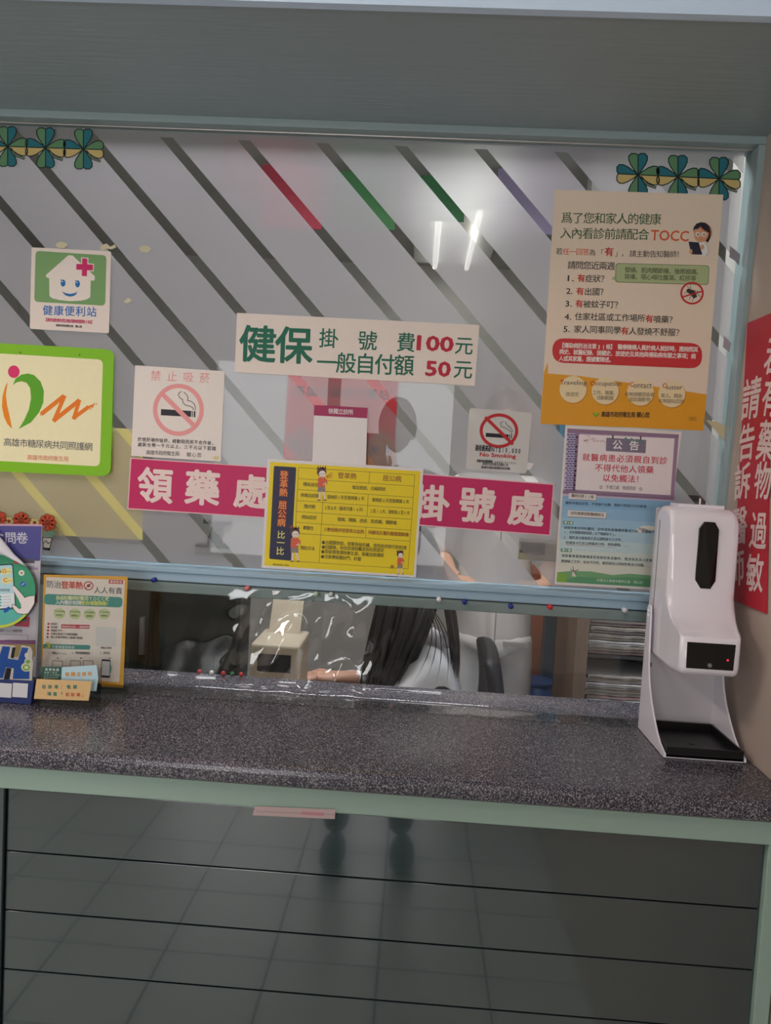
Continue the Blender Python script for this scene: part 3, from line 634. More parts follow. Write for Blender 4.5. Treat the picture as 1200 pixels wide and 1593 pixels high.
for (x, y), (tt, ta, tb, ty), subs in zip(((200, 1057), (362, 1065), (540, 1071), (698, 1080)), (('Traveling', 134, 268, 1040), ('Occupation', 287, 443, 1045), ('Contact', 485, 596, 1050), ('Cluster', 650, 751, 1057)),
        ((('旅遊史', 163, 230, 1092),), (('工作、職業、', 298, 424, 1084), ('活動範圍', 316, 404, 1110)), (('有無接觸感染者', 460, 610, 1092), ('或蚊蟲動物', 480, 590, 1118)), (('家人、親友', 642, 752, 1099), ('有無疑似症狀', 630, 760, 1126)))):
    s.ell(x+3, y+4, 69, 69, (200, 132, 30), 2); s.ell(x, y, 68, 68, (238, 216, 172), 3)
    s.text(tt[0], ta, ta+(20 if tt[0] != 'O' else 24), ty-7, 24, KR, .012, whole=True)
    s.text(tt[1:], ta+(20 if tt[0] != 'O' else 26), tb, ty, 30 if tt[-1] in 'gn' and tt != 'Contact' and 'p' in tt or tt[-1] == 'g' else 24, (90, 84, 80), .004, whole=True)
    for a in subs: s.text(a[0], a[1], a[2], a[3], 22, (110, 92, 66), 0)
s.ell(316, 1183, 14, 12, (160, 180, 40), 2); s.line([(300, 1176), (316, 1194), (334, 1176)], 4, (110, 140, 50), 3)
s.text('高雄市政府衛生局', 342, 514, 1196, 28, DK, .02, y2=1199); s.text('關心您', 520, 586, 1199, 28, DK, .02)
s.line([(786, 1196), (822, 1198), (821, 1215), (785, 1213)], 1.5, (140, 100, 40), 2, closed=True); s.text('廣告', 790, 818, 1211, 12, (120, 90, 40), 0)
# nurse
s.ell(862, 265, 40, 45, (206, 132, 92), 4)
s.poly([(806, 262), (808, 240), (822, 222), (845, 214), (870, 218), (888, 236), (894, 262), (892, 295), (880, 318), (868, 308), (880, 290), (886, 268), (862, 255), (842, 236), (830, 248), (815, 250)], (40, 34, 46), 6)
s.poly([(808, 258), (820, 250), (835, 242), (860, 262), (886, 270), (880, 295), (862, 312), (838, 315), (818, 304), (810, 285)], (226, 160, 120), 5)
for x in (829, 859): s.ring(x, 275, 13, 12, 2, (240, 240, 240), 7); s.ell(x, 275, 9, 9, (236, 226, 214), 6); s.ell(x+1, 276, 4, 5, (50, 40, 40), 8, n=10)
s.line([(840, 300), (850, 301)], 2, (160, 60, 50), 7)
s.poly([(832, 318), (866, 314), (880, 335), (882, 372), (868, 388), (830, 380)], (238, 234, 228), 4); s.line([(866, 314), (880, 335), (882, 370), (868, 386)], 1.5, (80, 76, 76), 5)
s.poly([(782, 312), (834, 316), (852, 378), (796, 376)], (42, 42, 58), 6); s.ell(794, 362, 8, 12, (226, 160, 120), 7); s.ell(852, 340, 9, 12, (226, 160, 120), 7)
# mosquito in prohibition ring
s.ring(800, 572, 59, 57, 9, (200, 36, 42), 6); s.line([(748, 592), (852, 562)], 7, (200, 36, 42), 7)
s.poly([(772, 565), (790, 552), (815, 562), (826, 590), (808, 600), (794, 580)], (60, 54, 52), 5); s.ell(782, 558, 10, 8, (50, 44, 44), 5)
for a, bq in (((780, 558), (762, 575)), ((790, 555), (776, 536)), ((796, 556), (790, 532)), ((800, 575), (786, 604)), ((812, 585), (802, 612)), ((815, 570), (845, 590)), ((800, 556), (842, 566))): s.line([a, bq], 2.4, (60, 54, 52), 5)
s.done()
# corner tapes of the poster
for c, lab in (([(112, 50), (150, 50), (112, 92)], 'clear tape on the upper left corner of the health poster'),): pass
# ---- 10 announcement
s = Sign('paper_poster', 'announcement poster with red title, brick border and blue sky', 'poster', [(200, 108), (1103, 158), (948, 1392), (114, 1345)], (840, 640, 5), y=G, thick=.001, sheet=(230, 222, 214), slope=.03)
PU = (150, 120, 146)
s.poly([(215, 133), (1082, 180), (1043, 700), (178, 655)], (196, 186, 206), 1)
s.poly([(215, 133), (1082, 180), (1080, 210), (214, 168)], PU, 2)
for r in range(24):          # printed brick border
    y = 176+r*18.6
    for k in range(3):
        x = 212-(y-170)*.045+k*26+(r % 2)*10
        s.poly([(x, y), (x+22, y+1), (x+21, y+13), (x-1, y+12)], (112, 100, 150), 3)
s.poly([(285, 170), (308, 172), (278, 612), (258, 610)], PU, 3); s.poly([(1045, 208), (1078, 210), (1042, 672), (1015, 652)], (160, 128, 156), 3)
s.poly([(182, 606), (1046, 655), (1042, 690), (178, 640)], PU, 3); s.line([(180, 628), (1044, 680)], 3, (110, 86, 112), 4)
s.poly([(305, 180), (1048, 212), (1016, 652), (276, 606)], (238, 226, 226), 4)
for k in range(22):
    random.seed(k); x, y = 325+random.random()*190, 185+random.random()*60; s.ell(x, y, 9, 5, (222, 190, 200), 5, n=8)
s.poly([(562, 182), (574, 183), (573, 215), (561, 214)], (90, 80, 90), 5); s.poly([(778, 192), (790, 193), (789, 225), (777, 224)], (90, 80, 90), 5)
s.poly([(517, 205), (828, 222), (822, 325), (513, 308)], (134, 122, 140), 5)
for k in (236, 262, 288): s.line([(516, k), (826, k+16)], 2, (106, 94, 112), 6)
for k in range(10): s.ell(668+k*15, 208+(k % 3)*9+k*2, 11, 6, (92, 140, 124), 6, n=8)
s.text('公', 564, 640, 296, 74, (246, 240, 240), .016, lay=8); s.text('告', 694, 770, 303, 74, (246, 240, 240), .016, lay=8)
CR = (204, 40, 66)
s.text('就醫病患必須親自到診', 326, 992, 384, 58, CR, .012, y2=414); s.text('不得代他人領藥', 424, 886, 466, 58, CR, .012, y2=486); s.text('以免觸法！', 484, 808, 546, 58, CR, .012, y2=558)
s.text('◎ 不便之處 敬請見諒 ◎', 462, 796, 602, 30, (70, 60, 66), 0, y2=616)
cols = [(140, 184, 218), (150, 192, 222), (164, 202, 224), (182, 212, 224), (200, 220, 222), (214, 224, 214), (222, 222, 206)]
for k in range(7):
    y0, y1 = 655+k*84, 655+(k+1)*84
    f0, f1 = (y0-655)/690, (y1-655)/690
    s.poly([(178-f0*52, y0), (1043-f0*82, y0+46), (1043-f1*82, y1+46), (178-f1*52, y1)], cols[k], 2)
s.ell(840, 910, 70, 22, (236, 234, 226), 3); s.ell(790, 925, 50, 18, (236, 234, 226), 3)
s.poly([(136, 1250), (250, 1240), (400, 1244), (560, 1272), (700, 1262), (860, 1275), (955, 1290), (948, 1372), (130, 1325)], (120, 170, 120), 3)
s.poly([(300, 1285), (500, 1300), (700, 1290), (950, 1310), (948, 1372), (130, 1325)], (96, 156, 112), 4); s.poly([(136, 1255), (208, 1262), (206, 1330), (130, 1325)], (134, 178, 74), 5)
s.poly([(256, 1246), (272, 1246), (282, 1284), (248, 1282)], (222, 214, 204), 5)
for a, bq in (((265, 1244), (238, 1226)), ((265, 1244), (300, 1230)), ((265, 1244), (256, 1208)), ((265, 1244), (282, 1272))): s.line([a, bq], 5, (110, 70, 80), 6)
for c, t, tc in (([(226, 634), (438, 646), (436, 692), (223, 680)], '醫師法第11條', (96, 84, 80)), ([(218, 768), (517, 786), (514, 832), (214, 816)], '全民健康保險醫療辦法', (110, 92, 78))):
    s.poly([(x+4, y+5) for x, y in c], (130, 140, 150), 5); s.poly(c, (226, 220, 214), 6); s.text(t, c[0][0]+18, c[1][0]-20, c[3][1]-14, 26, tc, .01, y2=c[2][1]-13, lay=9)
for c, t in (([(182, 850), (262, 855), (258, 882), (179, 877)], '第3條'), ([(164, 1063), (249, 1068), (246, 1095), (161, 1090)], '第7條')):
    s.poly(c, (112, 160, 136), 5); s.text(t, c[0][0]+8, c[1][0]-8, c[3][1]-4, 20, (226, 236, 226), .02, y2=c[2][1]-4)
NK = (44, 50, 70)
for t, a, bq, y, y2 in (('醫師非親自診察，不得施行治療、開給方劑或交付診斷書。……', 198, 905, 722, 756), ('保險對象至特約醫院、診所或助產機構就醫或分娩，應繳驗下列文件：', 186, 1000, 915, 955), ('1.全民健康保險憑證(以下稱健保卡)。', 183, 602, 948, 970),
        ('2.國民身分證或其它足以證明身分之文件。', 180, 652, 990, 1012), ('但健保卡已足以辨識身分時，得免繳驗。……', 200, 702, 1032, 1054), ('保險醫事服務機構接受保險對象就醫時，應查核其本人依第三條', 167, 930, 1132, 1174), ('應繳驗之文件；如有不符時，應拒絕其以保險對象身分就醫。……', 164, 880, 1175, 1212)):
    s.text(t, a, bq, y, 24, NK, .006, y2=y2)
s.line([(206, 1038), (500, 1053)], 2, (200, 60, 80), 5); s.line([(524, 1056), (580, 1060)], 2, (200, 60, 80), 5)
s.text('社團法人高雄市醫師公會 關心您', 440, 800, 1322, 22, (220, 230, 210), 0, y2=1342); s.done()
# ---- 11 red allergy sign on the right wall
WN = Vector((-1, 0, .0255)).normalized()
s = Sign('wall_sign', 'red allergy warning sign with white brush characters on the right wall', 'sign', [(262, 132), (376, 84), (350, 1518), (190, 1452)], (1080, 460, 3.0667), plane=((WX(1.4)-.001, 0, 1.4), WN), thick=.003, sheet=(192, 40, 58), part='board')
s.line([(262, 132), (190, 1452)], 3, (220, 150, 150), 1, 'edging'); s.line([(350, 1518), (190, 1452)], 3, (150, 130, 120), 1, 'edging')
s.slope = -.28
for ch, (x, y), h in zip('請告訴醫師', [(283, 488), (262, 696), (240, 885), (224, 1098), (212, 1300)], (185, 165, 165, 175, 165)): s.vtext(ch, [(x, y)], h, (236, 214, 210), .018, sx=.95)
s.slope = .05
for ch, (x, y), h in zip('若有藥物過敏', [(395, 280), (380, 480), (358, 690), (340, 880), (318, 1118), (300, 1320)], (175, 175, 185, 170, 170, 175)): s.vtext(ch, [(x, y)], h, (236, 214, 210), .018, sx=.95)
s.done()
#@@DISPENSER
# ================================================================ DISPENSER
dz = root('sanitizer_dispenser', (.478, -.17, ZC+.0), 'white automatic hand sanitizer dispenser on a stand with black drip tray', 'dispenser')
XL, XRr = .424, .536
# body: profile in y,z extruded in x, bevelled, narrowed at the front top
prof = [(-.088, 1.342), (-.080, 1.10), (-.100, 1.088), (-.200, 1.086), (-.247, 1.094), (-.252, 1.102), (-.2515, 1.149), (-.244, 1.1535), (-.222, 1.158), (-.200, 1.167), (-.184, 1.182), (-.173, 1.205), (-.166, 1.24), (-.163, 1.30), (-.160, 1.334), (-.152, 1.346), (-.14, 1.350), (-.105, 1.351), (-.094, 1.349)]
b = MB(); n = len(prof)
secs = [(XL+.000, .985, .0), (XL+.003, 1, 0), (XL+.010, 1, .0), ((XL+XRr)/2, 1, 0), (XRr-.010, 1, 0), (XRr-.003, 1, 0), (XRr, .985, 0)]
inset = [.010, .003, 0, 0, 0, .003, .010]
cy, cz = -.15, 1.2
V = []
for (x, _, _), ins in zip(secs, inset):
    for (y, z) in prof:
        d = Vector((y-cy, z-cz)); l = d.length; d = d*(1-ins/l); yy_ = cy+d.x; fz = max(0, min(1, (-yy_-.165)/.085)); V.append((x-.020*fz*(x-XL)/(XRr-XL), yy_, cz+d.y))
fs = [(i*n+k, i*n+(k+1) % n, (i+1)*n+(k+1) % n, (i+1)*n+k) for i in range(len(secs)-1) for k in range(n)]
fs += [tuple(range(n))[::-1], tuple(range((len(secs)-1)*n, len(secs)*n))]
b.grid(V, fs, M_WHITEPL); o = b.build('housing', dz, smooth=True)
for p in o.data.polygons: p.use_smooth = len(p.vertices) == 4
# back plate
b = MB(); b.box(XL+.002, XRr-.002, -.082, -.072, 1.085, 1.345, M_GREYPL); b.build('back_plate', dz, bevel=.002)
b = MB(); b.box(XL+.018, XRr-.018, -.140, -.098, 1.350, 1.356, M_WHITEPL); b.tube([(.486, -.115, 1.354), (.486, -.115, 1.366)], .0016, M_WHITEPL, 6); b.build('refill_lid', dz, bevel=.0015)
b = MB(); b.box(XL-.0006, XL+.002, -.108, -.105, 1.16, 1.325, mat('seam_grey', (150, 146, 152), .5)); b.build('side_seam', dz)
# octagonal sight window with dark frame
xc = .4850; yw = -.1655
oct_ = [(xc-.007, 1.329), (xc+.009, 1.329), (xc+.0165, 1.317), (xc+.0165, 1.232), (xc+.008, 1.219), (xc-.008, 1.219), (xc-.0165, 1.232), (xc-.0150, 1.317)]
ywf = lambda z: -.1635-(.0016 if z > 1.3 else (.0035 if z > 1.225 else .0066))
b = MB(); b.prism([(x, ywf(z)-.0012, z) for x, z in oct_], (0, .006, 0), M_BLACKPL); b.build('sight_window', dz, label='glossy black octagonal sight window')
# sensor panel on the head
b = MB(); b.prism([(.4335, -.2535, 1.1045), (.5055, -.2535, 1.1045), (.5065, -.2535, 1.1455), (.4325, -.2535, 1.1455)], (0, .004, 0), M_BLACKPL); sp = b.build('sensor_panel', dz, bevel=.001, label='glossy black sensor panel')
b = MB(); b.tube([(.469, -.2535, 1.111), (.469, -.2550, 1.111)], [.0036, .003], mat('lens_grey', (150, 150, 150), .2, metal=.5), 16); b.build('lens', sp)
b = MB(); b.tube([(.4955, -.2535, 1.121), (.4955, -.2542, 1.121)], .0014, mat('red_led', (255, 30, 70), .4, emit=2.5), 12); b.build('indicator_lamp', sp)
# stand
def side(x):
    pts = [(-.098, ZC+.001), (-.236, ZC+.001), (-.240, .956), (-.239, .962), (-.226, .966), (-.212, .971), (-.195, .982), (-.175, 1.000), (-.155, 1.022), (-.140, 1.046), (-.131, 1.072), (-.126, 1.100), (-.122, 1.14), (-.119, 1.168), (-.114, 1.176), (-.104, 1.176), (-.100, 1.168)]
    b = MB(); b.prism([(x, y, z) for y, z in pts], (.003, 0, 0), M_WHITEPL); return b.build('side_panel', dz, bevel=.0008)
side(.4155); side(.5405)
b = MB(); b.box(.4185, .5405, -.102, -.099, ZC+.001, 1.19, M_GREYPL); b.build('rear_panel', dz)
b = MB(); b.box(.4185, .5405, -.236, -.102, ZC+.0005, ZC+.003, M_WHITEPL); b.build('base_plate', dz, bevel=.0008)
for z in (1.158, 1.166):
    b = MB(); b.tube([(.4155, -.110, z), (.4130, -.110, z)], [.003, .0026], M_WHITEPL, 12); b.build('screw', dz)
b = MB(); b.tube([(.4185, -.125, 1.075), (.4215, -.125, 1.075)], [.004, .004], mat('brown_knob', (110, 90, 80), .4), 12); b.build('knob', dz)
# tray: open topped, walls
b = MB(); x0, x1, ya, yb, za_, zb_ = .4195, .5395, -.238, -.110, ZC+.004, .973
b.box(x0, x1, ya, yb, za_, za_+.003, M_BLACKMAT); b.box(x0, x1, ya, ya+.003, za_, zb_, M_BLACKMAT); b.box(x0, x1, yb-.003, yb, za_, zb_, M_BLACKMAT)
b.box(x0, x0+.003, ya+.003, yb-.003, za_, zb_, M_BLACKMAT); b.box(x1-.003, x1, ya+.003, yb-.003, za_, zb_, M_BLACKMAT); b.build('drip_tray', dz, label='black open drip tray')
b = MB(); b.ball((.48, -.18, za_+.003), .006, .006, .0012, M_BLACKMAT, 10, 6); b.build('tray_boss', dz)
#@@STAND
# ================================================================ PAPER GOODS AT THE LEFT
# dengue leaflet in an acrylic T stand
ys = -.118
s = Sign('leaflet_stand', 'orange bordered dengue leaflet in a clear acrylic stand on the counter', 'stand', [(275, 455), (796, 468), (768, 1160), (254, 1125)], (0, 780, 4), y=ys, thick=.001, sheet=(232, 170, 60), slope=.035, part='leaflet')
s.rrect([(290, 470), (780, 488), (744, 1125), (262, 1090)], 14, (238, 224, 212), 1)
s.text('防治', 290, 384, 536, 46, (90, 84, 90), .0, y2=541); s.text('登革熱', 384, 518, 542, 46, (214, 84, 60), .02, y2=546)
s.ring(553, 524, 30, 28, 6, (190, 50, 50), 3); s.line([(535, 540), (572, 508)], 5, (190, 50, 50), 4); s.poly([(540, 520), (560, 512), (566, 530), (550, 534)], (90, 70, 66), 3)
s.text('人人有責', 586, 764, 572, 42, (80, 76, 80), .0, y2=578)
s.poly([(680, 486), (768, 490), (767, 514), (678, 510)], (206, 60, 60), 2); s.text('遵循防疫', 686, 762, 506, 16, (240, 220, 210), .02, y2=510)
s.rrect([(278, 574), (766, 596), (762, 660), (274, 640)], 26, (80, 150, 140), 2)
s.text('為協助醫師診斷您TOCC史', 350, 682, 612, 27, (236, 236, 180), .02, y2=618); s.text('入內看診前請', 348, 508, 640, 27, (240, 236, 228), .02, y2=644); s.text('配合填寫問卷！', 508, 690, 644, 27, (226, 226, 120), .03, y2=650)
for x, y, t in ((372, 697, 'Traveling'), (468, 700, 'Occupation'), (560, 702, 'Contact'), (652, 700, 'Cluster')):
    s.ell(x, y, 37, 34, (206, 214, 160), 2); s.text(t, x-32, x+34, y-8, 14, (70, 84, 60), 0, whole=True); s.text('旅遊史' if t[0] == 'T' else '接觸史', x-22, x+22, y+16, 14, (90, 96, 70), 0)
for k, (t, x2) in enumerate((('有症狀？', 368), ('有出國？', 372), ('有被蚊子叮？', 398), ('住家社區或工作場所噴藥？', 496), ('家人同事同學有人發燒不舒服？', 528))):
    y = 768+k*20.5; s.ell(304-k*1.5, y-7, 7, 7, (190, 50, 60), 3, n=10); s.text(t, 318, x2, y, 15, (80, 72, 72), .01)
s.poly([(384, 764), (560, 768), (558, 792), (382, 788)], (200, 50, 74), 2); s.text('傳染病防治法第31條醫療機構', 388, 556, 784, 14, (240, 226, 220), .01, y2=788)
s.poly([(600, 778), (727, 782), (723, 902), (596, 898)], (222, 216, 210), 2); s.text('掃描立即填', 628, 696, 916, 14, (80, 74, 74), .01)
s.rrect([(270, 885), (566, 894), (564, 922), (266, 914)], 14, (80, 150, 140), 2); s.text('3', 286, 318, 912, 36, (226, 206, 80), .03, whole=True); s.text('步驟填寫問卷表', 324, 468, 912, 18, (232, 236, 226), .01)
for x, t in ((302, '1.掃描QRCode'), (446, '2.填寫健康關懷表'), (624, '3.送出完成')): s.text(t, x, x+(116 if x < 600 else 62), 948, 16, (80, 74, 74), .01); s.poly([(x+50, 972), (x+70, 973), (x+60, 980)], (90, 84, 84), 2)
for x in (330, 442, 520): s.line([(x, 990), (x+60, 992), (x+58, 1080), (x-2, 1078)], 3, (60, 60, 66), 2, closed=True)
s.ell(664, 1040, 34, 38, (130, 186, 160), 2); s.rrect([(634, 980), (690, 984), (686, 1098), (630, 1094)], 8, (56, 56, 80), 3); s.poly([(638, 992), (686, 995), (683, 1084), (634, 1080)], (230, 228, 230), 4)
r_ = s.done()
A, Bq = aty(64, 890, ys), aty(201, 893, ys); bl, br = aty(58, 1066, ys), aty(194, 1072, ys)
b = MB(); xl_, xr_ = bl.x-.004, br.x+.006
b.box(xl_, xr_, ys-.0042, ys-.0032, ZC+.012, A.z+.001, M_ACRYL); b.build('front_panel', r_)
b = MB(); b.box(xl_, xr_+.004, ys-.030, ys+.030, ZC+.0005, ZC+.003, M_ACRYL); b.box(xl_, xr_+.002, ys-.006, ys-.003, ZC+.003, ZC+.022, M_ACRYL); b.box(xl_, xr_+.002, ys+.002, ys+.005, ZC+.003, ZC+.022, M_ACRYL); b.build('foot', r_)
# A4 holder with questionnaires
yq = -.100; Zq = (0, 780, 4.825)
s = Sign('questionnaire_holder', 'acrylic holder of questionnaires with a purple header at the left edge', 'holder', [(-640, 160), (318, 174), (268, 1420), (-660, 1400)], Zq, y=yq, thick=.001, sheet=(222, 212, 220), slope=.02, part='questionnaire')
s.poly([(-640, 176), (316, 186), (304, 446), (-648, 430)], (84, 78, 158), 1); s.poly([(-640, 160), (318, 172), (316, 186), (-640, 176)], (226, 170, 190), 1)
s.text('問卷', 40, 212, 316, 86, (232, 226, 236), .012, y2=318); s.text('TOCC', -330, 30, 314, 80, (232, 226, 236), .02, whole=True)
s.poly([(40, 425), (265, 432), (262, 464), (38, 458)], (96, 88, 104), 2)
for y, c, w_ in ((500, (190, 160, 190), 14), (690, (216, 120, 150), 70), (1045, (150, 90, 140), 26), (1075, (196, 170, 110), 90)): s.poly([(-600, y-8), (292-(y-500)*.04, y-4), (290-(y-500)*.04, y+w_), (-600, y+w_)], c, 2)
for y in (540, 600, 640): s.line([(60, y), (262, y+5)], 2, (150, 140, 160), 3)
s.text('請填寫您的健康狀況', 120, 262, 500, 20, (110, 96, 120), 0); s.poly([(120, 860), (228, 866), (222, 942), (110, 936)], (210, 66, 96), 3); s.poly([(150, 880), (208, 884), (206, 900), (148, 896)], (70, 130, 90), 4)
s.text('請先填寫TOCC調查表格', -40, 170, 978, 22, (100, 90, 100), .0); s.line([(-40, 995), (212, 1002), (208, 1062), (-40, 1056)], 2.5, (150, 110, 150), 3, closed=True); s.text('TOCC問卷調查說明', -30, 150, 1052, 18, (130, 70, 120), .0)
r_ = s.done()
p1 = aty(73, 818, yq); p0 = aty(-132, 812, yq)
b = MB(); b.box(p0.x, p1.x-.001, yq-.0050, yq-.0040, ZC+.006, p1.z+.001, M_ACRYL); b.build('front_panel', r_)
b = MB(); b.box(p0.x, p1.x+.001, yq+.0005, yq+.003, ZC+.006, p1.z-.001, M_ACRYL); b.build('rear_panel', r_)
b = MB(); b.box(p0.x, p1.x, yq-.03, yq+.04, ZC+.0005, ZC+.004, M_ACRYL); b.build('foot', r_)
# round die-cut leaflet and the white sheet curling over it
yc = -.112
cc, rr = (-12, 672), 280
circ = [(cc[0]+rr*cos(2*pi*k/40), cc[1]+rr*sin(2*pi*k/40)) for k in range(40)]
s = Sign('round_leaflet', 'round green leaflet with a drawn hand and phone leaning on the questionnaires', 'leaflet', circ, Zq, y=yc, thick=.001, sheet=(66, 158, 120), slope=.02)
s.poly([(cc[0]+rr*.99*cos(a*pi/180), cc[1]+rr*.99*sin(a*pi/180)) for a in range(38, 143, 5)], (206, 214, 70), 1)
s.poly([(cc[0]+rr*.97*cos(a*pi/180), cc[1]+rr*.97*sin(a*pi/180)-14) for a in range(34, 147, 5)], (96, 188, 176), 2)
s.rrect([(-110, 480), (100, 466), (124, 800), (-96, 822)], 20, (34, 50, 50), 3); s.rrect([(-102, 488), (94, 475), (116, 793), (-90, 812)], 16, (186, 224, 232), 4)
for x, y, t in ((38, 524, 'O'), (46, 592, 'C'), (-40, 528, 'T')):
    s.ell(x+10, y, 44, 26, (232, 226, 150), 5); s.text(t, x-16, x+12, y+14, 32, (206, 70, 60), .012, whole=True)
    s.line([(x+14, y+4), (x+52, y+2)], 2, (60, 60, 60), 6)
s.text('健康防疫問卷', -60, 78, 674, 22, (60, 70, 74), 0)
s.poly([(-95, 700), (110, 688), (116, 793), (-90, 812)], (228, 238, 240), 5)
for k in range(4): s.ell(6, 714+k*22, 9, 7, (60, 170, 150), 6, n=8); s.line([(20, 716+k*22), (84, 710+k*22)], 2, (130, 140, 150), 6)
s.poly([(100, 634), (112, 632), (165, 690), (190, 722), (215, 710), (262, 704), (262, 760), (240, 800), (212, 842), (180, 846), (135, 840), (110, 815), (92, 782), (100, 770), (120, 780), (150, 806), (164, 800), (160, 770), (140, 730), (112, 680), (98, 650)], (240, 230, 226), 7)
s.line([(100, 634), (112, 632), (165, 690), (190, 722), (215, 710), (262, 704)], 4, (30, 40, 40), 8); s.line([(212, 842), (180, 846), (135, 840), (110, 815), (92, 782), (100, 770), (120, 780), (150, 806)], 4, (30, 40, 40), 8)
s.ell(165, 536, 22, 22, (222, 232, 214), 5); s.ell(165, 536, 7, 9, (200, 80, 80), 6, n=8); s.ell(175, 620, 22, 20, (60, 110, 180), 5); s.line([(166, 628), (186, 612)], 4, (226, 230, 236), 6)
s.ell(128, 455, 22, 14, (200, 60, 60), 5, n=10); s.poly([(30, 810), (70, 786), (82, 800), (60, 826), (34, 836)], (30, 90, 180), 8); s.done()
# curled white sheet : real curved surface
b = MB(); V = []; nu = 12
c0 = [aty(-60, 800, yc-.004), aty(-4, 824, yc-.004)]
pa, pb, pc, pd = aty(-30, 806, yc-.003), aty(0, 836, yc-.003), aty(22, 862, yc-.003), aty(45, 884, yc-.003)
edge = [aty(-60, 800, yc-.003), pa, aty(-8, 826, yc-.003), aty(6, 842, yc-.003), pc, aty(34, 873, yc-.003), pd]
inner = [aty(-60, 862, yc-.0135), aty(-30, 862, yc-.0135), aty(-8, 861, yc-.012), aty(6, 864, yc-.010), aty(20, 871, yc-.008), aty(32, 877, yc-.006), pd]
for e_, i_ in zip(edge, inner):
    for k in range(5):
        t = k/4; p = e_.lerp(i_, t); p.y -= .006*sin(pi*t)*(e_-i_).length/.06; V.append(p)
fs = [(i*5+k, i*5+k+1, (i+1)*5+k+1, (i+1)*5+k) for i in range(len(edge)-1) for k in range(4)]
b.grid(V, fs, mat('white_paper', (228, 226, 234), .5)); o = b.build('curled_paper', smooth=True, label='blank white sheet curling over the top of the round green leaflet', cat='paper')
so = o.modifiers.new('t', 'SOLIDIFY'); so.thickness = .0004
# blue die cut sign
yh = -.188
s = Sign('letter_sign', 'blue die-cut letter sign with a green figure on a navy base', 'sign', [(-60, 885), (100, 900), (80, 975), (118, 978), (140, 895), (195, 905), (208, 935), (205, 975), (212, 1000), (208, 1050), (205, 1112), (60, 1105), (75, 1040), (40, 1035), (28, 1105), (-100, 1098)], (0, 780, 4), y=yh, thick=.003, sheet=(196, 190, 182), part='letter')
s.poly([(22, 898), (70, 902), (55, 975), (118, 984), (142, 905), (182, 909), (165, 975), (150, 1040), (190, 1056), (188, 1102), (85, 1102), (92, 1036), (42, 1030), (24, 1098), (-40, 1094), (-30, 1060)], (30, 76, 150), 1)
s.poly([(-60, 940), (-20, 930), (-40, 1000), (-70, 1010)], (226, 226, 226), 1)
s.poly([(48, 1032), (78, 1036), (66, 1104), (34, 1102)], (24, 22, 30), 3); s.poly([(84, 905), (104, 907), (92, 972), (72, 970)], (24, 22, 30), 3)
s.ell(172, 955, 13, 16, (206, 200, 190), 3); s.ell(180, 992, 22, 20, (206, 200, 190), 3); s.ell(170, 1028, 32, 28, (206, 200, 190), 3); s.ell(180, 994, 15, 13, (120, 170, 70), 4); s.ell(170, 1030, 24, 20, (120, 170, 70), 4); s.ell(170, 1030, 12, 10, (206, 214, 180), 5)
r_ = s.done()
P = lambda x, y, yy: aty(x/4, 780+y/4, yy)
b = MB(); lp = [P(-120, 1105, yh-.002), P(212, 1112, yh-.002), P(192, 1235, yh-.006), P(-130, 1225, yh-.006)]
zz = ZC+.001; lp[2].z = zz; lp[3].z = zz
b.prism(lp, (0, .02, 0), mat('navy_card', (30, 48, 110), .4)); b.build('base', r_, label='navy base block')
b = MB()
for x in (-18, 82): b.prism([P(x, 1128, yh-.0035), P(x+94, 1134, yh-.0035), P(x+88, 1222, yh-.0065), P(x-6, 1216, yh-.0065)], (0, -.0004, 0), ink((206, 206, 210)))
b.build('label_panel', r_)
# acrylic card box
yb_ = -.200
x0 = P(218, 1240, yb_).x; x1 = P(575, 1250, yb_).x
cb = root('card_box', ((x0+x1)/2, yb_+.01, ZC), 'clear acrylic card box with a tan handwritten label on the counter', 'card box')
ztop = P(230, 1075, yb_).z; zlab = ZC+.047
b = MB()
for a in ((x0, x1, yb_-.002, yb_, ZC+.006, zlab), (x0, x1, yb_+.034, yb_+.036, ZC+.006, ZC+.064)): b.box(*a, M_ACRYL)
for xx in (x0, x1-.002): b.prism([(xx, yb_, ZC+.002), (xx, yb_+.034, ZC+.002), (xx, yb_+.034, ZC+.064), (xx, yb_, zlab)], (.002, 0, 0), M_ACRYL)
b.build('box_walls', cb)
b = MB(); b.box(x0-.010, x1+.012, yb_-.008, yb_+.040, ZC+.0005, ZC+.005, M_ACRYL); b.build('box_base', cb)
s = Sign('label_strip', 'x', 'x', [(228, 1104), (572, 1120), (552, 1240), (212, 1228)], (0, 780, 4), y=yb_-.0022, thick=.0004, sheet=(226, 190, 134), slope=.03)
s.text('初診者：敬請', 256, 488, 1164, 24, (60, 130, 120), .02, y2=1166); s.text('填寫「', 290, 398, 1208, 24, (60, 130, 120), .02); s.text('初診單」', 404, 540, 1212, 24, (206, 100, 80), .02); rr_ = s.done()
for k_ in ('label', 'category'): del rr_[k_]
for c_ in list(rr_.children):      # hang the label parts straight on the card box
    c_.parent = cb; c_.location = rr_.location-cb.location
    if c_.name.startswith('sheet'): c_.name = 'paper_label'
bpy.data.objects.remove(rr_)
def card(name, label, y, pts, col, texts):
    s = Sign(name, label, 'card', pts, (0, 780, 4), y=y, thick=.0006, sheet=col, slope=.0)
    for t in texts: s.text(*t)
    s.done()
card('business_card', 'dark green card standing in the acrylic card box', yb_+.018, [(262, 1028), (392, 1030), (385, 1180), (250, 1176)], (54, 98, 84), [('掛號時間', 280, 372, 1052, 16, (220, 226, 220), .02, 1056), ('星期一至五', 276, 360, 1070, 12, (200, 210, 200), .01), ('上午下午夜診', 274, 376, 1086, 12, (200, 210, 200), .01), ('健保特約診所', 272, 366, 1102, 12, (200, 210, 200), .01)])
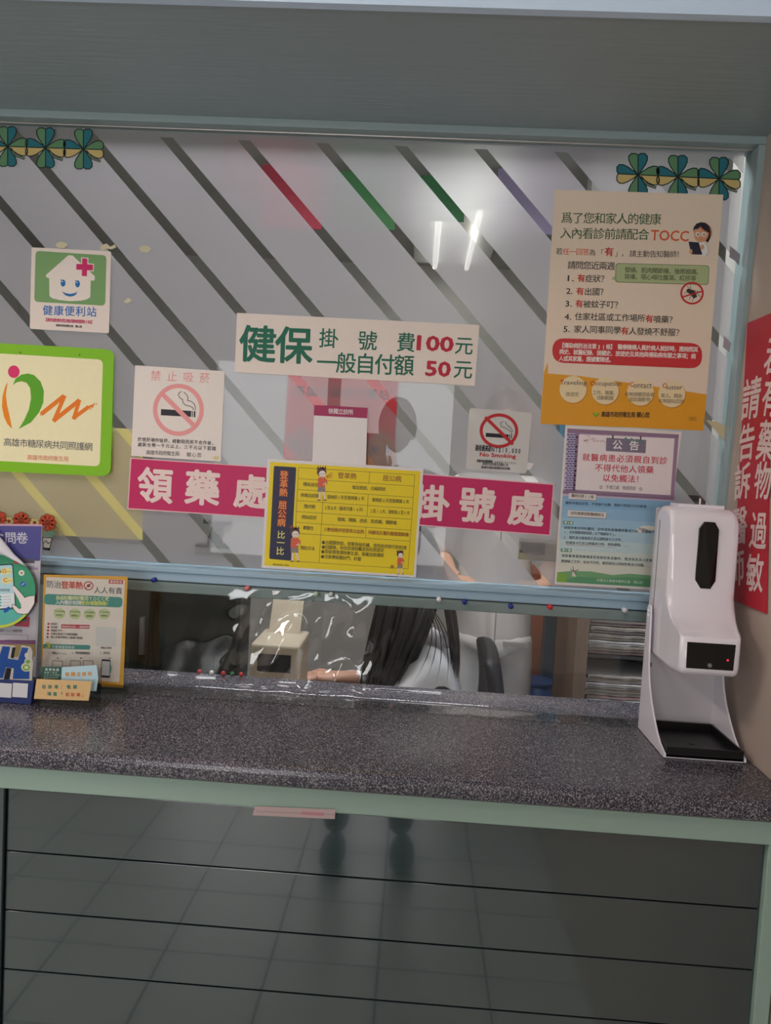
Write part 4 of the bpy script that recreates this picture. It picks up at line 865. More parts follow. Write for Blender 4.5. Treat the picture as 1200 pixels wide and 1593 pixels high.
card('business_card', 'pale blue card with orange characters standing in the card box', yb_+.012, [(386, 1032), (602, 1018), (612, 1100), (600, 1180), (378, 1180)], (190, 220, 232), [('徐獨立診所', 404, 580, 1088, 26, (226, 160, 70), .03, 1086)])
# coin shaped reflections are left to the renderer
#@@PLASTIC
# ================================================================ PLASTIC SHEETS AND PINS
def plastic(name, label, xa, xb, ztop, seed, wr):
    random.seed(seed); nx, nz = 110, 46; V = []
    ph = [random.random()*6.28 for _ in range(8)]
    for j in range(nz+1):
        t = j/nz
        for i in range(nx+1):
            x = xa+(xb-xa)*i/nx; L_ = t*(.255)
            drop = ztop-ZC-.0015
            if L_ < drop-.02: z = ztop-L_; y = -.0285-.003*(L_/drop)
            else:
                a = min(1, (L_-(drop-.02))/.032)
                z = ztop-(drop-.02)-.02*sin(a*pi/2); y = -.0312-.02*(1-cos(a*pi/2))-max(0, L_-(drop-.02)-.032)*.95
            w_ = min(1, 3*t)*wr(x)*(1 if z > ZC+.012 else .15*(1 if z > ZC+.004 else 0))
            y += w_*(.006*sin(x*38+ph[0]+3*t)+.004*sin(x*91+ph[1]+9*t)+.003*sin(23*t+x*17+ph[2])+max(0, wr(x)-.1)*.0045*sin(15*t+x*24+ph[4])*(1-t))-.004*w_
            y = min(y, -.0275)
            V.append((x, y, z))
    b = MB(); n1 = nx+1
    b.grid(V, [(j*n1+i, j*n1+i+1, (j+1)*n1+i+1, (j+1)*n1+i) for j in range(nz) for i in range(nx)], M_PLASTIC)
    o = b.build(name, smooth=True, label=label, cat='plastic curtain', group='soft plastic sheets pinned under the window rail'); return o
zt = z2-.006
xs_ = aty(502, 930, -.03).x
gauss = lambda x, c, w_: math.exp(-((x-c)/w_)**2)
plastic('plastic_curtain', 'wrinkled clear plastic curtain pinned under the left of the window rail', aty(150, 900, -.03).x, xs_-.002, zt, 3, lambda x: .05+2.0*gauss(x, -.245, .07))
plastic('plastic_curtain', 'clear plastic curtain pinned under the rail to the right of the gap', xs_+.004, .405, zt, 5, lambda x: .015+2.0*gauss(x, -.128, .038))
for px, py, c, cn in ((240, 902, (26, 50, 150), 'blue push pin nearest the dengue leaflet'), (385, 915, (232, 130, 130), 'pink push pin right of the first blue one'), (492, 924, (190, 214, 190), 'pale green push pin left of the curtain gap'), (515, 925, (214, 220, 218), 'clear white push pin just right of the curtain gap'),
                      (683, 932, (240, 240, 244), 'white push pin beside the second blue pin'), (723, 936, (30, 56, 150), 'blue push pin beside the white one under the magenta banner'), (795, 943, (34, 60, 150), 'blue push pin left of the red one'), (856, 944, (224, 50, 60), 'red push pin left of the announcement poster'), (972, 949, (240, 240, 244), 'white push pin nearest the sanitizer dispenser')):
    p = aty(px, py, -.034); r = root('push_pin', (p.x, -.0272, p.z), cn, 'push pin', 'push pins along the window rail')
    m = mat('pin_%d_%d_%d' % c, c, .25, var=.02, spec=.6)
    b = MB(); b.tube([(p.x, -.0272, p.z), (p.x, -.0300, p.z), (p.x, -.0310, p.z), (p.x, -.0360, p.z), (p.x, -.0372, p.z), (p.x, -.0392, p.z)], [.0045, .0045, .0026, .0026, .0046, .0046], m, 14); b.build('pin_head', r, smooth=True)
#@@STAFF
# ================================================================ STAFF ROOM
# record shelf with stacked files
def P2(px, py, y): return aty(px, py, y)
M_BROWN = mat('brown_board', (120, 96, 74), .6, stretch=(4, 4, .6), vscale=20, rgb2=(90, 70, 54))
ysf = .95; xa = P2(896, 1000, ysf).x; xb_ = P2(916, 1000, ysf).x
sh = root('file_shelf', (.7, ysf+.15, 0), 'brown wooden record shelf holding stacks of paper files', 'shelf')
b = MB(); b.box(xa, xb_, ysf, ysf+.32, 0, 1.35, M_BROWN); b.build('side_board', sh, bevel=.001)
b = MB(); b.box(1.0, 1.03, ysf, ysf+.32, 0, 1.35, M_BROWN); b.build('side_board', sh, bevel=.001)
for z in (.62, .825, 1.06, 1.33):
    b = MB(); b.box(xb_, 1.0, ysf+.03, ysf+.30, z-.010, z, mat('dark_board', (44, 38, 36), .6)); b.build('shelf_board', sh)
b = MB(); b.box(xa, 1.03, ysf+.32, ysf+.33, 0, 1.35, mat('dark_board', (44, 38, 36), .6)); b.build('back_board', sh)
FC = [(196, 186, 172), (206, 198, 186), (150, 112, 110), (188, 176, 160), (222, 222, 222), (120, 110, 108), (170, 150, 132), (176, 130, 130)]
random.seed(11); proto = {}
def folder(x, y, z, t, c, label, group, lw=.255):
    key = c
    r = root('paper_file', (x, y, z), label, 'file', group)
    if key not in proto:
        m = mat('file_%d_%d_%d' % c, c, .8, vscale=40, var=.12)
        b = MB(); V = []
        nx = 14
        for zz_ in (0, 1):
            for i in range(nx+1):
                for yy_ in (0, .22):
                    xx = i/nx*lw; V.append((xx, yy_+(.003*sin(i*1.7) if yy_ == 0 else 0), zz_*.010+.0012*sin(i*.9)))
        k2 = 2*(nx+1)
        fs = []
        for i in range(nx):
            a = 2*i; fs += [(a, a+1, a+3, a+2), (k2+a, k2+a+2, k2+a+3, k2+a+1), (a, a+2, k2+a+2, k2+a), (a+1, k2+a+1, k2+a+3, a+3)]
        fs += [(0, k2, k2+1, 1), (2*nx, 2*nx+1, k2+2*nx+1, k2+2*nx)]
        me = bpy.data.meshes.new('file_cover'); me.from_pydata(V, [], fs); me.materials.append(m)
        m2 = mat('file_paper', (140, 128, 116), .8, vscale=60)
        b2 = MB(); b2.box(.004, lw-.004, .004-.008, .214, .003, .0072, m2); me2 = bpy.data.meshes.new('file_pages'); me2.from_pydata(b2.v, [], b2.f); me2.materials.append(m2)
        proto[key] = (me, me2)
    for nm, me in zip(('file_cover', 'file_pages'), proto[key]):
        o = bpy.data.objects.new(nm, me); COL.objects.link(o); o.parent = r; o.scale = (1, 1, t/.012)
    return r
for zi, (z0, cnt, which) in enumerate(((.6203, 8, 'bottom'), (.8253, 11, 'middle'))):
    z = z0; n = 0; top = z0+(.135 if zi == 0 else .21)
    while z < top:
        t = random.choice((.010, .012, .015, .009)); c = FC[(n*3+zi*2+random.randrange(2)) % 8]
        nm = {(196, 186, 172): 'tan', (206, 198, 186): 'cream', (150, 112, 110): 'mauve', (188, 176, 160): 'buff', (222, 222, 222): 'white', (120, 110, 108): 'dark grey', (170, 150, 132): 'light brown', (176, 130, 130): 'dusty pink'}[c]
        pos = 'lowest in' if n == 0 else '%s from the bottom of' % ('second', 'third', 'fourth', 'fifth', 'sixth', 'seventh', 'eighth', 'ninth', 'tenth', 'eleventh', 'twelfth', 'thirteenth', 'fourteenth', 'fifteenth', 'sixteenth', 'seventeenth', 'eighteenth', 'nineteenth', 'twentieth', 'uppermost', 'uppermost')[min(n-1, 20)]
        folder(xb_+.006+random.random()*.012, ysf+.035+random.random()*.012, z, t, c, '%s paper file, %s the %s stack on the record shelf' % (nm, pos, 'lower' if zi == 0 else 'upper'), 'paper files stacked on the record shelf')
        z += t*1.06; n += 1
# blue door post, cream wall piece, wooden door
x0, x1 = P2(848, 1000, 1.45).x, P2(872, 1000, 1.45).x
b = MB(); b.box(x0, x1, 1.45, 1.52, 0, 2.1, mat('blue_door_paint', (70, 116, 140), .45)); struct(b.build('trim_3'))
b = MB(); b.box(x1, x1+.35, 1.46, 1.54, 0, 2.6, M_WHITEWALL); struct(b.build('wall_partition'))
dr = P2(770, 1000, 1.75).x; dr2 = P2(850, 1000, 1.75).x+.06; M_OW = mat('orange_wood', (190, 110, 78), .5, stretch=(6, 6, .6))
r = root('wooden_cabinet', ((dr+dr2)/2-.06, 1.9, 0), 'low orange-brown wooden cabinet behind the standing person', 'cabinet')
b = MB(); b.box(dr-.12, dr2, 1.77, 2.1, 0, .97, M_OW); b.build('cabinet_body', r, bevel=.002)
for k in (0, 1):
    w_ = (dr2-dr+.12)/2; b = MB(); b.box(dr-.12+k*w_+.003, dr-.12+(k+1)*w_-.003, 1.755, 1.769, .06, .955, M_OW); b.build('cabinet_door', r, bevel=.002)
# blue waste bin standing on a cabinet
pb_ = P2(837, 1068, 1.40); rb = root('waste_bin', (pb_.x, 1.40, 0), 'blue round waste bin on a low cabinet behind the counter', 'bin')
zt_ = P2(837, 1058, 1.40).z
b = MB(); b.tube([(pb_.x, 1.40, zt_-.26), (pb_.x, 1.40, zt_)], [.045, .062], mat('blue_bin', (60, 110, 180), .35), 24); b.build('bin_body', rb, smooth=True)
b = MB(); b.tube([(pb_.x, 1.40, zt_-.008), (pb_.x, 1.40, zt_+.002)], [.065, .065], mat('blue_bin', (60, 110, 180), .35), 24); b.build('rim', rb)
rc = root('low_cabinet', (pb_.x+.0, 1.40, 0), 'low grey cabinet under the blue waste bin', 'cabinet')
b = MB(); b.box(pb_.x-.10, pb_.x+.10, 1.31, 1.445, 0, zt_-.261, mat('cabinet_grey', (160, 160, 158), .5)); b.build('cabinet_body', rc, bevel=.002)
# desk below the window on the staff side
dk = root('staff_desk', (-.3, .33, 0), 'long pale staff desk behind the reception window', 'desk')
b = MB(); b.box(-1.6, .42, .07, .56, .715, .74, mat('desk_top', (150, 140, 128), .4)); b.build('desk_top', dk, bevel=.002)
for x in (-1.58, -.6, .38):
    b = MB(); b.box(x, x+.03, .10, .54, 0, .715, mat('desk_leg', (120, 116, 112), .5)); b.build('desk_leg', dk)
# monitor
xm0, xm1 = P2(232, 990, .42).x, P2(372, 990, .42).x
mo = root('computer_monitor', ((xm0+xm1)/2, .45, .74), 'black computer monitor on the staff desk at the left', 'monitor')
b = MB(); b.box(xm0, xm1, .42, .445, .80, 1.06, M_BLACKMAT); b.build('screen_housing', mo, bevel=.004)
b = MB(); b.box(xm0+.012, xm1-.012, .4185, .4205, .815, 1.045, mat('screen_dark', (24, 34, 30), .15)); b.build('rear_cover', mo)
b = MB(); xm = (xm0+xm1)/2; b.box(xm-.02, xm+.02, .445, .465, .75, .95, M_BLACKMAT); b.build('neck', mo)
b = MB(); b.box(xm-.10, xm+.10, .38, .52, .7405, .752, M_BLACKMAT); b.build('foot', mo, bevel=.003)
# printer / pale boxes
x0, x1 = P2(395, 1000, .46).x, P2(470, 1000, .46).x
r = root('desk_printer', ((x0+x1)/2, .48, .74), 'pale beige desktop printer on the staff desk behind the wrinkled curtain', 'printer')
M_PR = mat('printer_beige', (196, 184, 160), .5)
b = MB(); b.box(x0, x1, .42, .60, .7405, .93, M_PR); b.build('printer_body', r, bevel=.008)
b = MB(); b.box(x0+.02, x1-.02, .4185, .421, .86, .905, M_BLACKMAT); b.build('paper_slot', r)
b = MB(); b.prism([(x0+.02, .55, .93), (x1-.02, .55, .93), (x1-.02, .60, 1.02), (x0+.02, .60, 1.02)], (0, .004, .002), M_PR); b.build('paper_tray', r)
# dark cabinet at the far left
x0, x1 = P2(120, 1000, .9).x, P2(345, 1000, .9).x
r = root('dark_cabinet', ((x0+x1)/2, 1.0, 0), 'dark grey two-door cabinet behind the monitor at the left', 'cabinet')
b = MB(); b.box(x0, x1, .92, 1.3, 0, .975, mat('cabinet_dark', (52, 54, 52), .4)); b.build('cabinet_body', r, bevel=.003)
for k in (0, 1):
    b = MB(); w_ = (x1-x0)/2; b.box(x0+k*w_+.005, x0+(k+1)*w_-.005, .905, .919, .05, .965, mat('cabinet_door', (62, 66, 62), .35)); d_ = b.build('cabinet_door', r, bevel=.002)
    b = MB(); b.box(x0+w_-.03+k*.045, x0+w_-.015+k*.045, .892, .905, .75, .87, mat('steel', (170, 170, 170), .3, metal=.8)); b.build('handle', d_)
# pin pots: little coloured clips standing on the counter's inner edge
random.seed(5)
for k, (px, py, c, lab) in enumerate(((311, 1030, (206, 50, 50), 'tiny red bead on the inner counter edge left of the row'), (330, 1031, (230, 226, 220), 'tiny white bead beside the leftmost red bead'), (348, 1033, (206, 50, 50), 'tiny red bead in the middle of the row'), (362, 1034, (60, 120, 80), 'tiny green bead between two red beads'), (376, 1034, (206, 60, 50), 'tiny red bead at the right of the row'))):
    p = P2(px, py, .050); b = MB(); b.ball((p.x, .050, ZC+.0048), .0045, .0045, .0045, mat('bead_%d_%d_%d' % c, c, .3)); b.build('bead', smooth=True, label=lab, cat='bead', group='coloured beads along the inner counter edge')
# dark bracket behind the film
s = Sign('monitor_bracket', 'dark I-shaped bracket seen through the frosted film below the magenta banner', 'bracket', [(318, 807), (362, 810), (361, 817), (350, 817), (346, 845), (360, 847), (359, 854), (305, 850), (306, 843), (322, 844), (332, 815), (317, 814)], y=.0125, thick=.005, smat=M_BLACKMAT, part='bracket_body')
s.done()
# hanging boards seen through the stripes
for (ax_, ay_, bx_, by_), c, nm in (((408, 255, 500, 357), (206, 60, 84), 'red'), ((530, 265, 614, 358), (70, 140, 80), 'light green'), ((655, 272, 722, 345), (50, 120, 70), 'dark green'), ((775, 262, 860, 365), (160, 146, 176), 'lilac')):
    A, Bq = aty(ax_, ay_, 1.6), aty(bx_, by_, 1.6); r = root('hanging_board', ((A.x+Bq.x)/2, 1.6, Bq.z), nm+' board hanging from the staff room ceiling', 'hanging board', 'boards hanging in the staff room')
    b = MB(); b.box(A.x, Bq.x, 1.6, 1.608, Bq.z, A.z, mat('board_'+nm.replace(' ', '_'), c, .6)); b.build('board_face', r, bevel=.002)
    for q_ in (.15, .85):
        b = MB(); xq = A.x+q_*(Bq.x-A.x); b.tube([(xq, 1.604, A.z), (xq, 1.604, 2.599)], .0015, mat('steel', (170, 170, 170), .3, metal=.8), 6); b.build('hanger', r)
#@@PEOPLE
# ================================================================ PEOPLE
def skin(name, nodes, edges, m, parent, sub=2):
    """nodes: {k:(pos, rx, ry)}; first is the root"""
    me = bpy.data.meshes.new(name); ks = list(nodes); o0 = wloc(parent)
    me.from_pydata([Vector(nodes[k][0])-o0 for k in ks], [(ks.index(a), ks.index(c)) for a, c in edges], [])
    me.materials.append(m); o = bpy.data.objects.new(name, me); COL.objects.link(o); o.parent = parent
    md = o.modifiers.new('skin', 'SKIN'); md.use_smooth_shade = True
    for i, k in enumerate(ks):
        v = me.skin_vertices[0].data[i]; v.radius = nodes[k][1:]; v.use_root = (i == 0)
    if sub: sb = o.modifiers.new('sub', 'SUBSURF'); sb.levels = sub; sb.render_levels = sub
    return o
def head(parent, c, yaw, pitch, k=1.0, hairmat=M_HAIR):
    """head mesh: skull, jaw, nose, lips, ears, eyes; c = centre, yaw about z, facing local -y"""
    R_ = Matrix.Rotation(yaw, 3, 'Z') @ Matrix.Rotation(pitch, 3, 'X'); c = Vector(c)
    b = MB(); V = []; nu, nv = 28, 20
    for j in range(nv+1):
        a = pi*j/nv
        for i in range(nu):
            t = 2*pi*i/nu; x = sin(a)*cos(t); y = sin(a)*sin(t); z = cos(a)
            rx, ry, rz = .074, .093, .115
            lo = max(0, -z); rx *= 1-.28*lo*lo; fy = max(0, -y)
            px_, py_, pz_ = rx*x, ry*y, rz*z
            if z < 0: py_ += .012*lo if y > 0 else -.004*lo
            g_ = lambda cx, cz, wx, wz: math.exp(-((px_-cx)/wx)**2-((pz_-cz)/wz)**2)*(1 if y < -.2 else 0)
            py_ -= .020*g_(0, -.018, .011, .016)+.008*g_(0, .004, .009, .022)+.007*g_(0, -.055, .022, .010)+.006*g_(0, -.092, .022, .014)
            py_ += .009*(g_(-.031, .008, .017, .011)+g_(.031, .008, .017, .011))
            V.append(c+R_ @ Vector((px_, py_, pz_))*k)
    b.grid(V, [(j*nu+i, (j+1)*nu+i, (j+1)*nu+(i+1) % nu, j*nu+(i+1) % nu) for j in range(nv) for i in range(nu)], M_SKIN)
    for sg in (-1, 1):
        p = c+R_ @ Vector((sg*.074, .010, -.005))*k; b.ball(p, .010*k, .018*k, .030*k, M_SKIN, 10, 8)
    b.build('head', parent, smooth=True)
    b = MB()
    for sg in (-1, 1):
        p = c+R_ @ Vector((sg*.031, -.078, .008))*k; b.ball(p, .012*k, .010*k, .008*k, mat('eye_white', (226, 222, 216), .3), 10, 8)
        p = c+R_ @ Vector((sg*.031, -.085, .008))*k; b.ball(p, .0055*k, .005*k, .0058*k, mat('iris', (40, 26, 20), .3), 8, 6)
    b.build('eye', parent, smooth=True)
    b = MB(); p = [c+R_ @ Vector((x, -.094-.004*(1-abs(x)/.024), -.055))*k for x in (-.024, -.012, 0, .012, .024)]; b.tube(p, [.002*k, .004*k, .005*k, .004*k, .002*k], mat('lips', (176, 96, 92), .5), 8); b.build('mouth', parent, smooth=True)
    return R_
def hand(nodes, edges, wrist, dirv, palm, k=1.0, pre='h', from_='wr', curl=.35):
    dirv = Vector(dirv).normalized(); palm = Vector(palm).normalized(); sd = dirv.cross(palm).normalized(); w0 = Vector(wrist)
    mid = w0+dirv*.045*k; nodes[pre+'p'] = (mid, .038*k, .016*k); edges.append((from_, pre+'p'))
    for i, (off, ln) in enumerate(((-.030, .064), (-.010, .075), (.011, .070), (.030, .056))):
        a = w0+dirv*.088*k+sd*off*k; m1 = a+(dirv*cos(curl)+palm*sin(curl))*ln*.5*k; m2 = m1+(dirv*cos(curl*2)+palm*sin(curl*2))*ln*.5*k
        for q_, p_, r_ in (('a', a, .0095), ('b', m1, .0085), ('c', m2, .007)): nodes[pre+str(i)+q_] = (p_, r_*k, r_*k)
        edges += [(pre+'p', pre+str(i)+'a'), (pre+str(i)+'a', pre+str(i)+'b'), (pre+str(i)+'b', pre+str(i)+'c')]
    a = w0+dirv*.03*k-sd*.035*k; m1 = a+(dirv*.7-sd*.6)*.04*k; m2 = m1+(dirv*.9-sd*.1+palm*.3)*.03*k
    for q_, p_ in (('a', a), ('b', m1), ('c', m2)): nodes[pre+'t'+q_] = (p_, .0105*k, .0105*k)
    edges += [(from_, pre+'ta'), (pre+'ta', pre+'tb'), (pre+'tb', pre+'tc')]

# --- seated woman in a white coat, long dark hair, facing left over the desk
hx, hy = .035, .62
wo = root('person', (hx+.05, hy+.10, 0), 'seated person with long dark hair in a white coat leaning over the desk', 'person')
Hc = Vector((-.035, .60, 1.135))
head(wo, Hc, radians(-100), radians(22))
nodes = {'pel': ((.08, .74, .53), .15, .12), 'wai': ((.075, .70, .66), .125, .10), 'che': ((.055, .64, .81), .14, .10), 'nek': ((.035, .61, .925), .06, .055),
         'shL': ((.055, .475, .895), .055, .055), 'elL': ((-.035, .43, .775), .042, .042), 'wrL': ((-.15, .40, .80), .032, .032),
         'shR': ((.06, .77, .885), .055, .055), 'elR': ((-.04, .80, .72), .042, .042), 'wrR': ((-.19, .70, .775), .03, .03),
         'hpL': ((.15, .65, .51), .09, .09), 'knL': ((-.24, .65, .50), .07, .07), 'hpR': ((.15, .84, .51), .09, .09), 'knR': ((-.24, .86, .50), .07, .07)}
coat_e = [('pel', 'wai'), ('wai', 'che'), ('che', 'nek'), ('che', 'shL'), ('shL', 'elL'), ('elL', 'wrL'), ('che', 'shR'), ('shR', 'elR'), ('elR', 'wrR')]
skin('coat', {k: v for k, v in nodes.items() if k[:2] not in ('hp', 'kn')}, coat_e, M_COAT, wo)
tn = {'p': ((.08, .745, .51), .13, .10), 'hl': ((.05, .66, .51), .085, .085), 'kl': ((-.24, .66, .50), .062, .062), 'al': ((-.22, .66, .10), .045, .045), 'hr': ((.05, .84, .51), .085, .085), 'kr': ((-.24, .86, .50), .062, .062), 'ar': ((-.22, .86, .10), .045, .045)}
skin('trousers', tn, [('p', 'hl'), ('hl', 'kl'), ('kl', 'al'), ('p', 'hr'), ('hr', 'kr'), ('kr', 'ar')], M_TROUS, wo)
for yy in (.66, .86):
    b = MB(); b.ball((-.26, yy, .045), .12, .045, .045, M_SHOE); b.build('shoe', wo, smooth=True)
nb = {'a': ((.03, .612, .92), .045, .045), 'b': ((.005, .608, 1.0), .043, .043), 'c': ((-.01, .605, 1.07), .045, .045)}
skin('neck', nb, [('a', 'b'), ('b', 'c')], M_SKIN, wo)
for pre, wr, d in (('l', (-.15, .40, .80), (-1, -.05, .12)), ('r', (-.19, .70, .775), (-1, -.1, 0))):
    hn = {'wr': (wr, .026, .022)}; he = []; hand(hn, he, wr, d, (0, 0, -1), 1.0, 'h', 'wr', .25)
    bq = Vector(wr)-Vector(d).normalized()*.06; hn['fa'] = (bq, .028, .026); he.append(('fa', 'wr'))
    skin('hand', hn, he, M_SKIN, wo, 2)
# collar
b = MB(); b.tube([(.105, .56, .925), (.11, .62, .945), (.10, .68, .925)], [.012, .016, .012], M_COAT, 8); b.build('collar', wo, smooth=True)
# hair: cap plus locks
b = MB(); Rm = Matrix.Rotation(radians(-100), 3, 'Z') @ Matrix.Rotation(radians(22), 3, 'X')
nu, nv = 28, 14; V = []
for j in range(nv+1):
    for i in range(nu):
        t = 2*pi*i/nu; front = max(0, -sin(t)); amax = pi*(.72-.40*front); a = amax*j/nv
        V.append(Hc+Rm @ Vector((.088*sin(a)*cos(t), .108*sin(a)*sin(t)+.006, .128*cos(a)+.002)))
b.grid(V, [(j*nu+i, (j+1)*nu+i, (j+1)*nu+(i+1) % nu, j*nu+(i+1) % nu) for j in range(nv) for i in range(nu)], M_HAIR)
b.build('hair_cap', wo, smooth=True)
random.seed(21); b = MB()
def lock(p0, p1, p2, p3, r):
    pts = []
    for k in range(9):
        t = k/8; pts.append(Vector(p0)*(1-t)**3+3*Vector(p1)*t*(1-t)**2+3*Vector(p2)*t*t*(1-t)+Vector(p3)*t**3)
    b.tube(pts, [r*(.7+.6*sin(pi*min(1, t/8*1.1)))*(1 if t < 7 else (.55 if t == 7 else .12)) for t in range(9)], M_HAIR, 7)
for k in range(100):      # big mass falling past the near shoulder towards the chest
    u = random.random(); e = random.random()
    x0 = -.065+.145*u; y0 = .52+.03*e
    xe = -.110+.085*u
    lock((x0, y0+.03, 1.16-.08*e), (x0-.005, y0-.035, 1.06), (xe+.02+.05*u, .425+.03*e, .96), (xe-.015+.03*random.random(), .415+.03*e, .80+.10*u*random.random()), .011)
for k in range(16):      # strands down the back
    u = random.random(); e = random.random()
    lock((.05+.02*u, .54+.14*e, 1.16), (.09+.02*u, .52+.12*e, 1.06), (.115+.02*u, .48+.10*e, .97), (.120+.02*u, .48+.10*e, .86-.03*random.random()), .0045)
for k in range(5):       # thin loose strands over the shoulder
    u = k/4; lock((.03, .50, 1.06), (.07+.03*u, .44, 1.0), (.07+.05*u, .42, .95), (.02+.11*u, .415, .86), .0011)
b.build('long_hair', wo, smooth=True)
# --- office chair behind her
xc0 = P2(733, 1030, .88).x
oc = root('office_chair', (.05, .76, 0), 'black office chair with a curved backrest behind the seated person', 'chair')
b = MB(); Vc = []
zb0, zb1 = .66, .905
for j in range(9):
    t = j/8; z = zb0+(zb1-zb0)*t
    for i in range(7):
        s_ = -1+i/3; x = .222+.012*sin(t*pi)-.02*(1-s_*s_)*-1*.4-.0*s_; Vc.append((x-.02*t, .74+s_*.20*(1-.25*t**3), z-.025*s_*s_*t))
Vd = [(x+.045, y, z) for x, y, z in Vc]; f_ = []
for j in range(8):
    for i in range(6): a = j*7+i; f_ += [(a, a+1, a+8, a+7), (63+a, 63+a+7, 63+a+8, 63+a+1)]
for j in range(8): a = j*7; f_ += [(a, a+7, 63+a+7, 63+a), (a+6, 63+a+6, 63+a+13, a+13)]
for i in range(6): f_ += [(i, 63+i, 63+i+1, i+1), (56+i, 57+i, 63+57+i, 63+56+i)]
b.grid(Vc+Vd, f_, mat('black_mesh_fabric', (26, 30, 36), .55)); b.build('backrest', oc, smooth=True, sub=1)
b = MB(); b.box(-.14, .24, .54, .94, .40, .455, M_BLACKMAT); b.build('seat', oc, bevel=.02)
b = MB(); b.tube([(.05, .74, .40), (.05, .74, .10)], .028, M_BLACKMAT, 12); b.build('column', oc)
b = MB(); b.tube([(.20, .74, .43), (.28, .74, .45), (.30, .74, .58), (.275, .74, .72)], .016, M_BLACKMAT, 10); b.build('back_bracket', oc, smooth=True)
for k in range(5):
    a = 2*pi*k/5; e = Vector((.05+.27*cos(a), .74+.27*sin(a), .065)); b = MB(); b.tube([(.05, .74, .11), e], [.022, .014], M_BLACKMAT, 8); lg = b.build('leg', oc)
    b = MB(); b.ball((e.x, e.y, .030), .028, .028, .029, M_BLACKMAT, 10, 8); b.build('caster', lg, smooth=True)
# --- standing person in beige uniform
sx, sy = P2(763, 1000, 1.25).x, 1.25
st = root('person', (sx, sy, 0), 'standing person in a pale beige uniform behind the seated one', 'person')
n = {'p': ((sx, sy, .90), .155, .11), 'w': ((sx, sy, 1.06), .135, .095), 'c': ((sx, sy, 1.26), .15, .10), 'n': ((sx, sy, 1.405), .06, .055), 'q': ((sx, sy, .76), .165, .12),
     'sl': ((sx-.16, sy, 1.35), .055, .055), 'el': ((sx-.19, sy+.01, 1.08), .045, .045), 'sr': ((sx+.16, sy, 1.35), .055, .055), 'er': ((sx+.19, sy+.01, 1.08), .045, .045)}
skin('tunic', n, [('p', 'w'), ('w', 'c'), ('c', 'n'), ('p', 'q'), ('c', 'sl'), ('sl', 'el'), ('c', 'sr'), ('sr', 'er')], M_BEIGE, st)
n = {'p': ((sx, sy, .86), .13, .09), 'hl': ((sx-.085, sy, .78), .08, .08), 'kl': ((sx-.095, sy, .46), .062, .062), 'al': ((sx-.10, sy+.01, .08), .048, .048), 'hr': ((sx+.085, sy, .78), .08, .08), 'kr': ((sx+.095, sy, .46), .062, .062), 'ar': ((sx+.10, sy+.01, .08), .048, .048)}
skin('trousers', n, [('p', 'hl'), ('hl', 'kl'), ('kl', 'al'), ('p', 'hr'), ('hr', 'kr'), ('kr', 'ar')], M_TROUS, st)
for sg in (-1, 1):
    b = MB(); b.ball((sx+sg*.10, sy-.05, .045), .045, .12, .045, M_SHOE); b.build('shoe', st, smooth=True)
    wr = (sx+sg*.16, sy-.19, 1.03); hn = {'wr': (wr, .026, .022)}; he = []
    hand(hn, he, wr, (-sg*.8, -.5, 0), (0, 0, -1), 1.0, 'h', 'wr', .4); hn['fa'] = ((sx+sg*.19, sy+.01, 1.08), .036, .036); he.append(('fa', 'wr')); skin('arm', hn, he, M_SKIN, st)
head(st, (sx, sy-.01, 1.56), 0, radians(12))
b = MB(); V = []; c_ = Vector((sx, sy-.01, 1.56)); Rm = Matrix.Rotation(radians(12), 3, 'X')
for j in range(nv+1):
    for i in range(nu):
        t = 2*pi*i/nu; front = max(0, -sin(t)); a = pi*(.66-.36*front)*j/nv
        V.append(c_+Rm @ Vector((.084*sin(a)*cos(t), .104*sin(a)*sin(t)+.006, .126*cos(a)+.002)))
b.grid(V, [(j*nu+i, (j+1)*nu+i, (j+1)*nu+(i+1) % nu, j*nu+(i+1) % nu) for j in range(nv) for i in range(nu)], M_HAIR); b.build('hair', st, smooth=True)
b = MB(); b.box(sx-.002, sx+.001, sy-.136, sy-.120, .70, 1.36, mat('seam_beige', (160, 154, 148), .8)); b.build('placket', st)
b = MB(); b.box(sx+.03, sx+.115, sy-.134, sy-.118, .80, .815, mat('seam_beige', (160, 154, 148), .8)); b.build('pocket_welt', st)

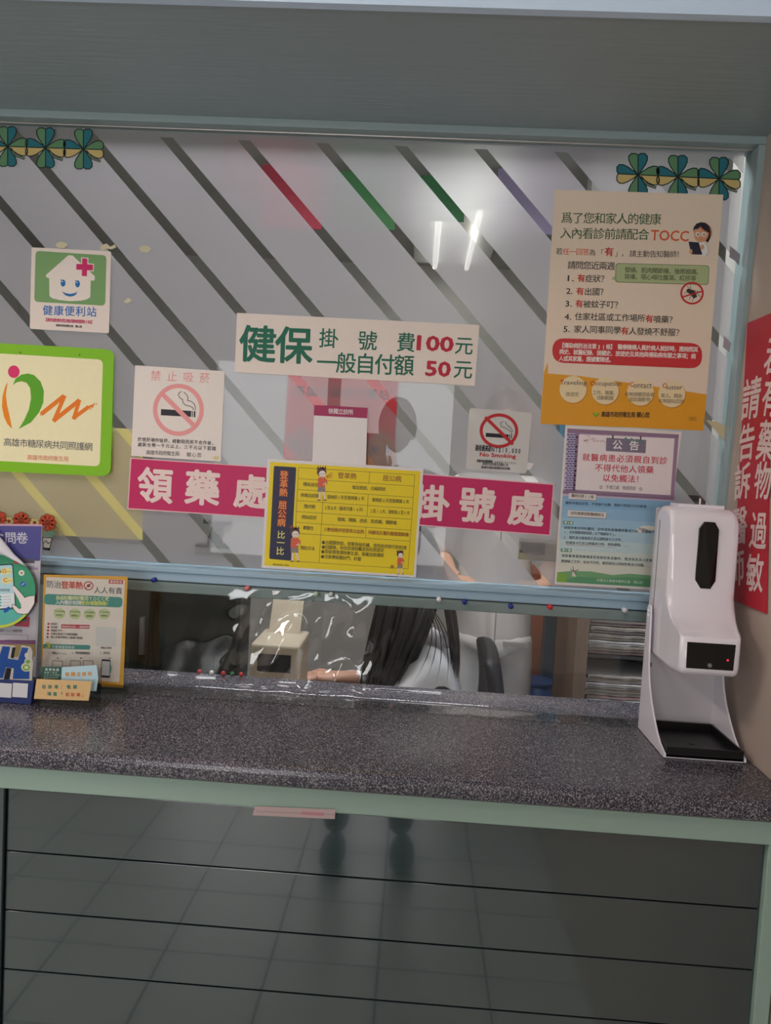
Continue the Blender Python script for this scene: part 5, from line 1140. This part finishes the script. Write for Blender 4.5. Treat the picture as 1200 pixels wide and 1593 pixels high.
# --- the visitor before the counter, dark clothes, mirrored in the glossy panel
vx, vy = -.10, -1.86; M_DK = mat('dark_clothes', (34, 36, 44), .8); M_DT = mat('dark_trousers', (28, 28, 34), .8)
vi = root('person', (vx, vy, 0), 'visitor in dark clothes raising a phone, mirrored dimly in the slate counter front', 'person')
n = {'p': ((vx, vy, .96), .15, .11), 'w': ((vx, vy, 1.08), .14, .10), 'c': ((vx, vy, 1.26), .155, .105), 'n': ((vx, vy, 1.41), .06, .055),
     'sl': ((vx-.17, vy, 1.35), .055, .055), 'el': ((vx-.21, vy+.12, 1.16), .042, .042), 'wl': ((vx-.11, vy+.30, 1.33), .03, .03), 'sr': ((vx+.17, vy, 1.35), .055, .055), 'er': ((vx+.19, vy+.12, 1.16), .042, .042), 'wq': ((vx-.03, vy+.30, 1.33), .03, .03)}
skin('jacket', n, [('p', 'w'), ('w', 'c'), ('c', 'n'), ('c', 'sl'), ('sl', 'el'), ('el', 'wl'), ('c', 'sr'), ('sr', 'er'), ('er', 'wq')], M_DK, vi)
n = {'p': ((vx, vy, .92), .13, .10), 'hl': ((vx-.09, vy, .80), .085, .085), 'kl': ((vx-.11, vy+.03, .48), .062, .062), 'al': ((vx-.12, vy, .09), .048, .048), 'hr': ((vx+.09, vy, .80), .085, .085), 'kr': ((vx+.10, vy+.02, .48), .062, .062), 'ar': ((vx+.11, vy-.02, .09), .048, .048)}
skin('trousers', n, [('p', 'hl'), ('hl', 'kl'), ('kl', 'al'), ('p', 'hr'), ('hr', 'kr'), ('kr', 'ar')], M_DT, vi)
for sg, yy in ((-1, .05), (1, .03)):
    b = MB(); b.ball((vx+sg*.12, vy+yy, .045), .045, .125, .045, M_DK); b.build('shoe', vi, smooth=True)
for wr, d in (((vx-.11, vy+.30, 1.33), (.2, .3, 1)), ((vx-.03, vy+.30, 1.33), (-.1, .3, 1))):
    hn = {'wr': (wr, .024, .02)}; he = []; hand(hn, he, wr, d, (0, 1, -.2), .85, 'h', 'wr', .5); skin('hand', hn, he, M_SKIN, vi)
head(vi, (vx, vy+.01, 1.57), pi, radians(8))
b = MB(); V = []; c_ = Vector((vx, vy+.01, 1.57)); Rm = Matrix.Rotation(pi, 3, 'Z') @ Matrix.Rotation(radians(8), 3, 'X')
for j in range(nv+1):
    for i in range(nu):
        t = 2*pi*i/nu; front = max(0, -sin(t)); a = pi*(.66-.36*front)*j/nv
        V.append(c_+Rm @ Vector((.084*sin(a)*cos(t), .104*sin(a)*sin(t)+.006, .126*cos(a)+.002)))
b.grid(V, [(j*nu+i, (j+1)*nu+i, (j+1)*nu+(i+1) % nu, j*nu+(i+1) % nu) for j in range(nv) for i in range(nu)], M_HAIR); b.build('hair', vi, smooth=True)
b = MB(); b.box(vx-.11, vx-.03, vy+.345, vy+.353, 1.36, 1.52, M_BLACKPL); tag(b.build('phone', bevel=.003), 'black phone raised by the visitor, mirrored faintly in the window', 'phone')

bpy.data.objects.remove(_fo)
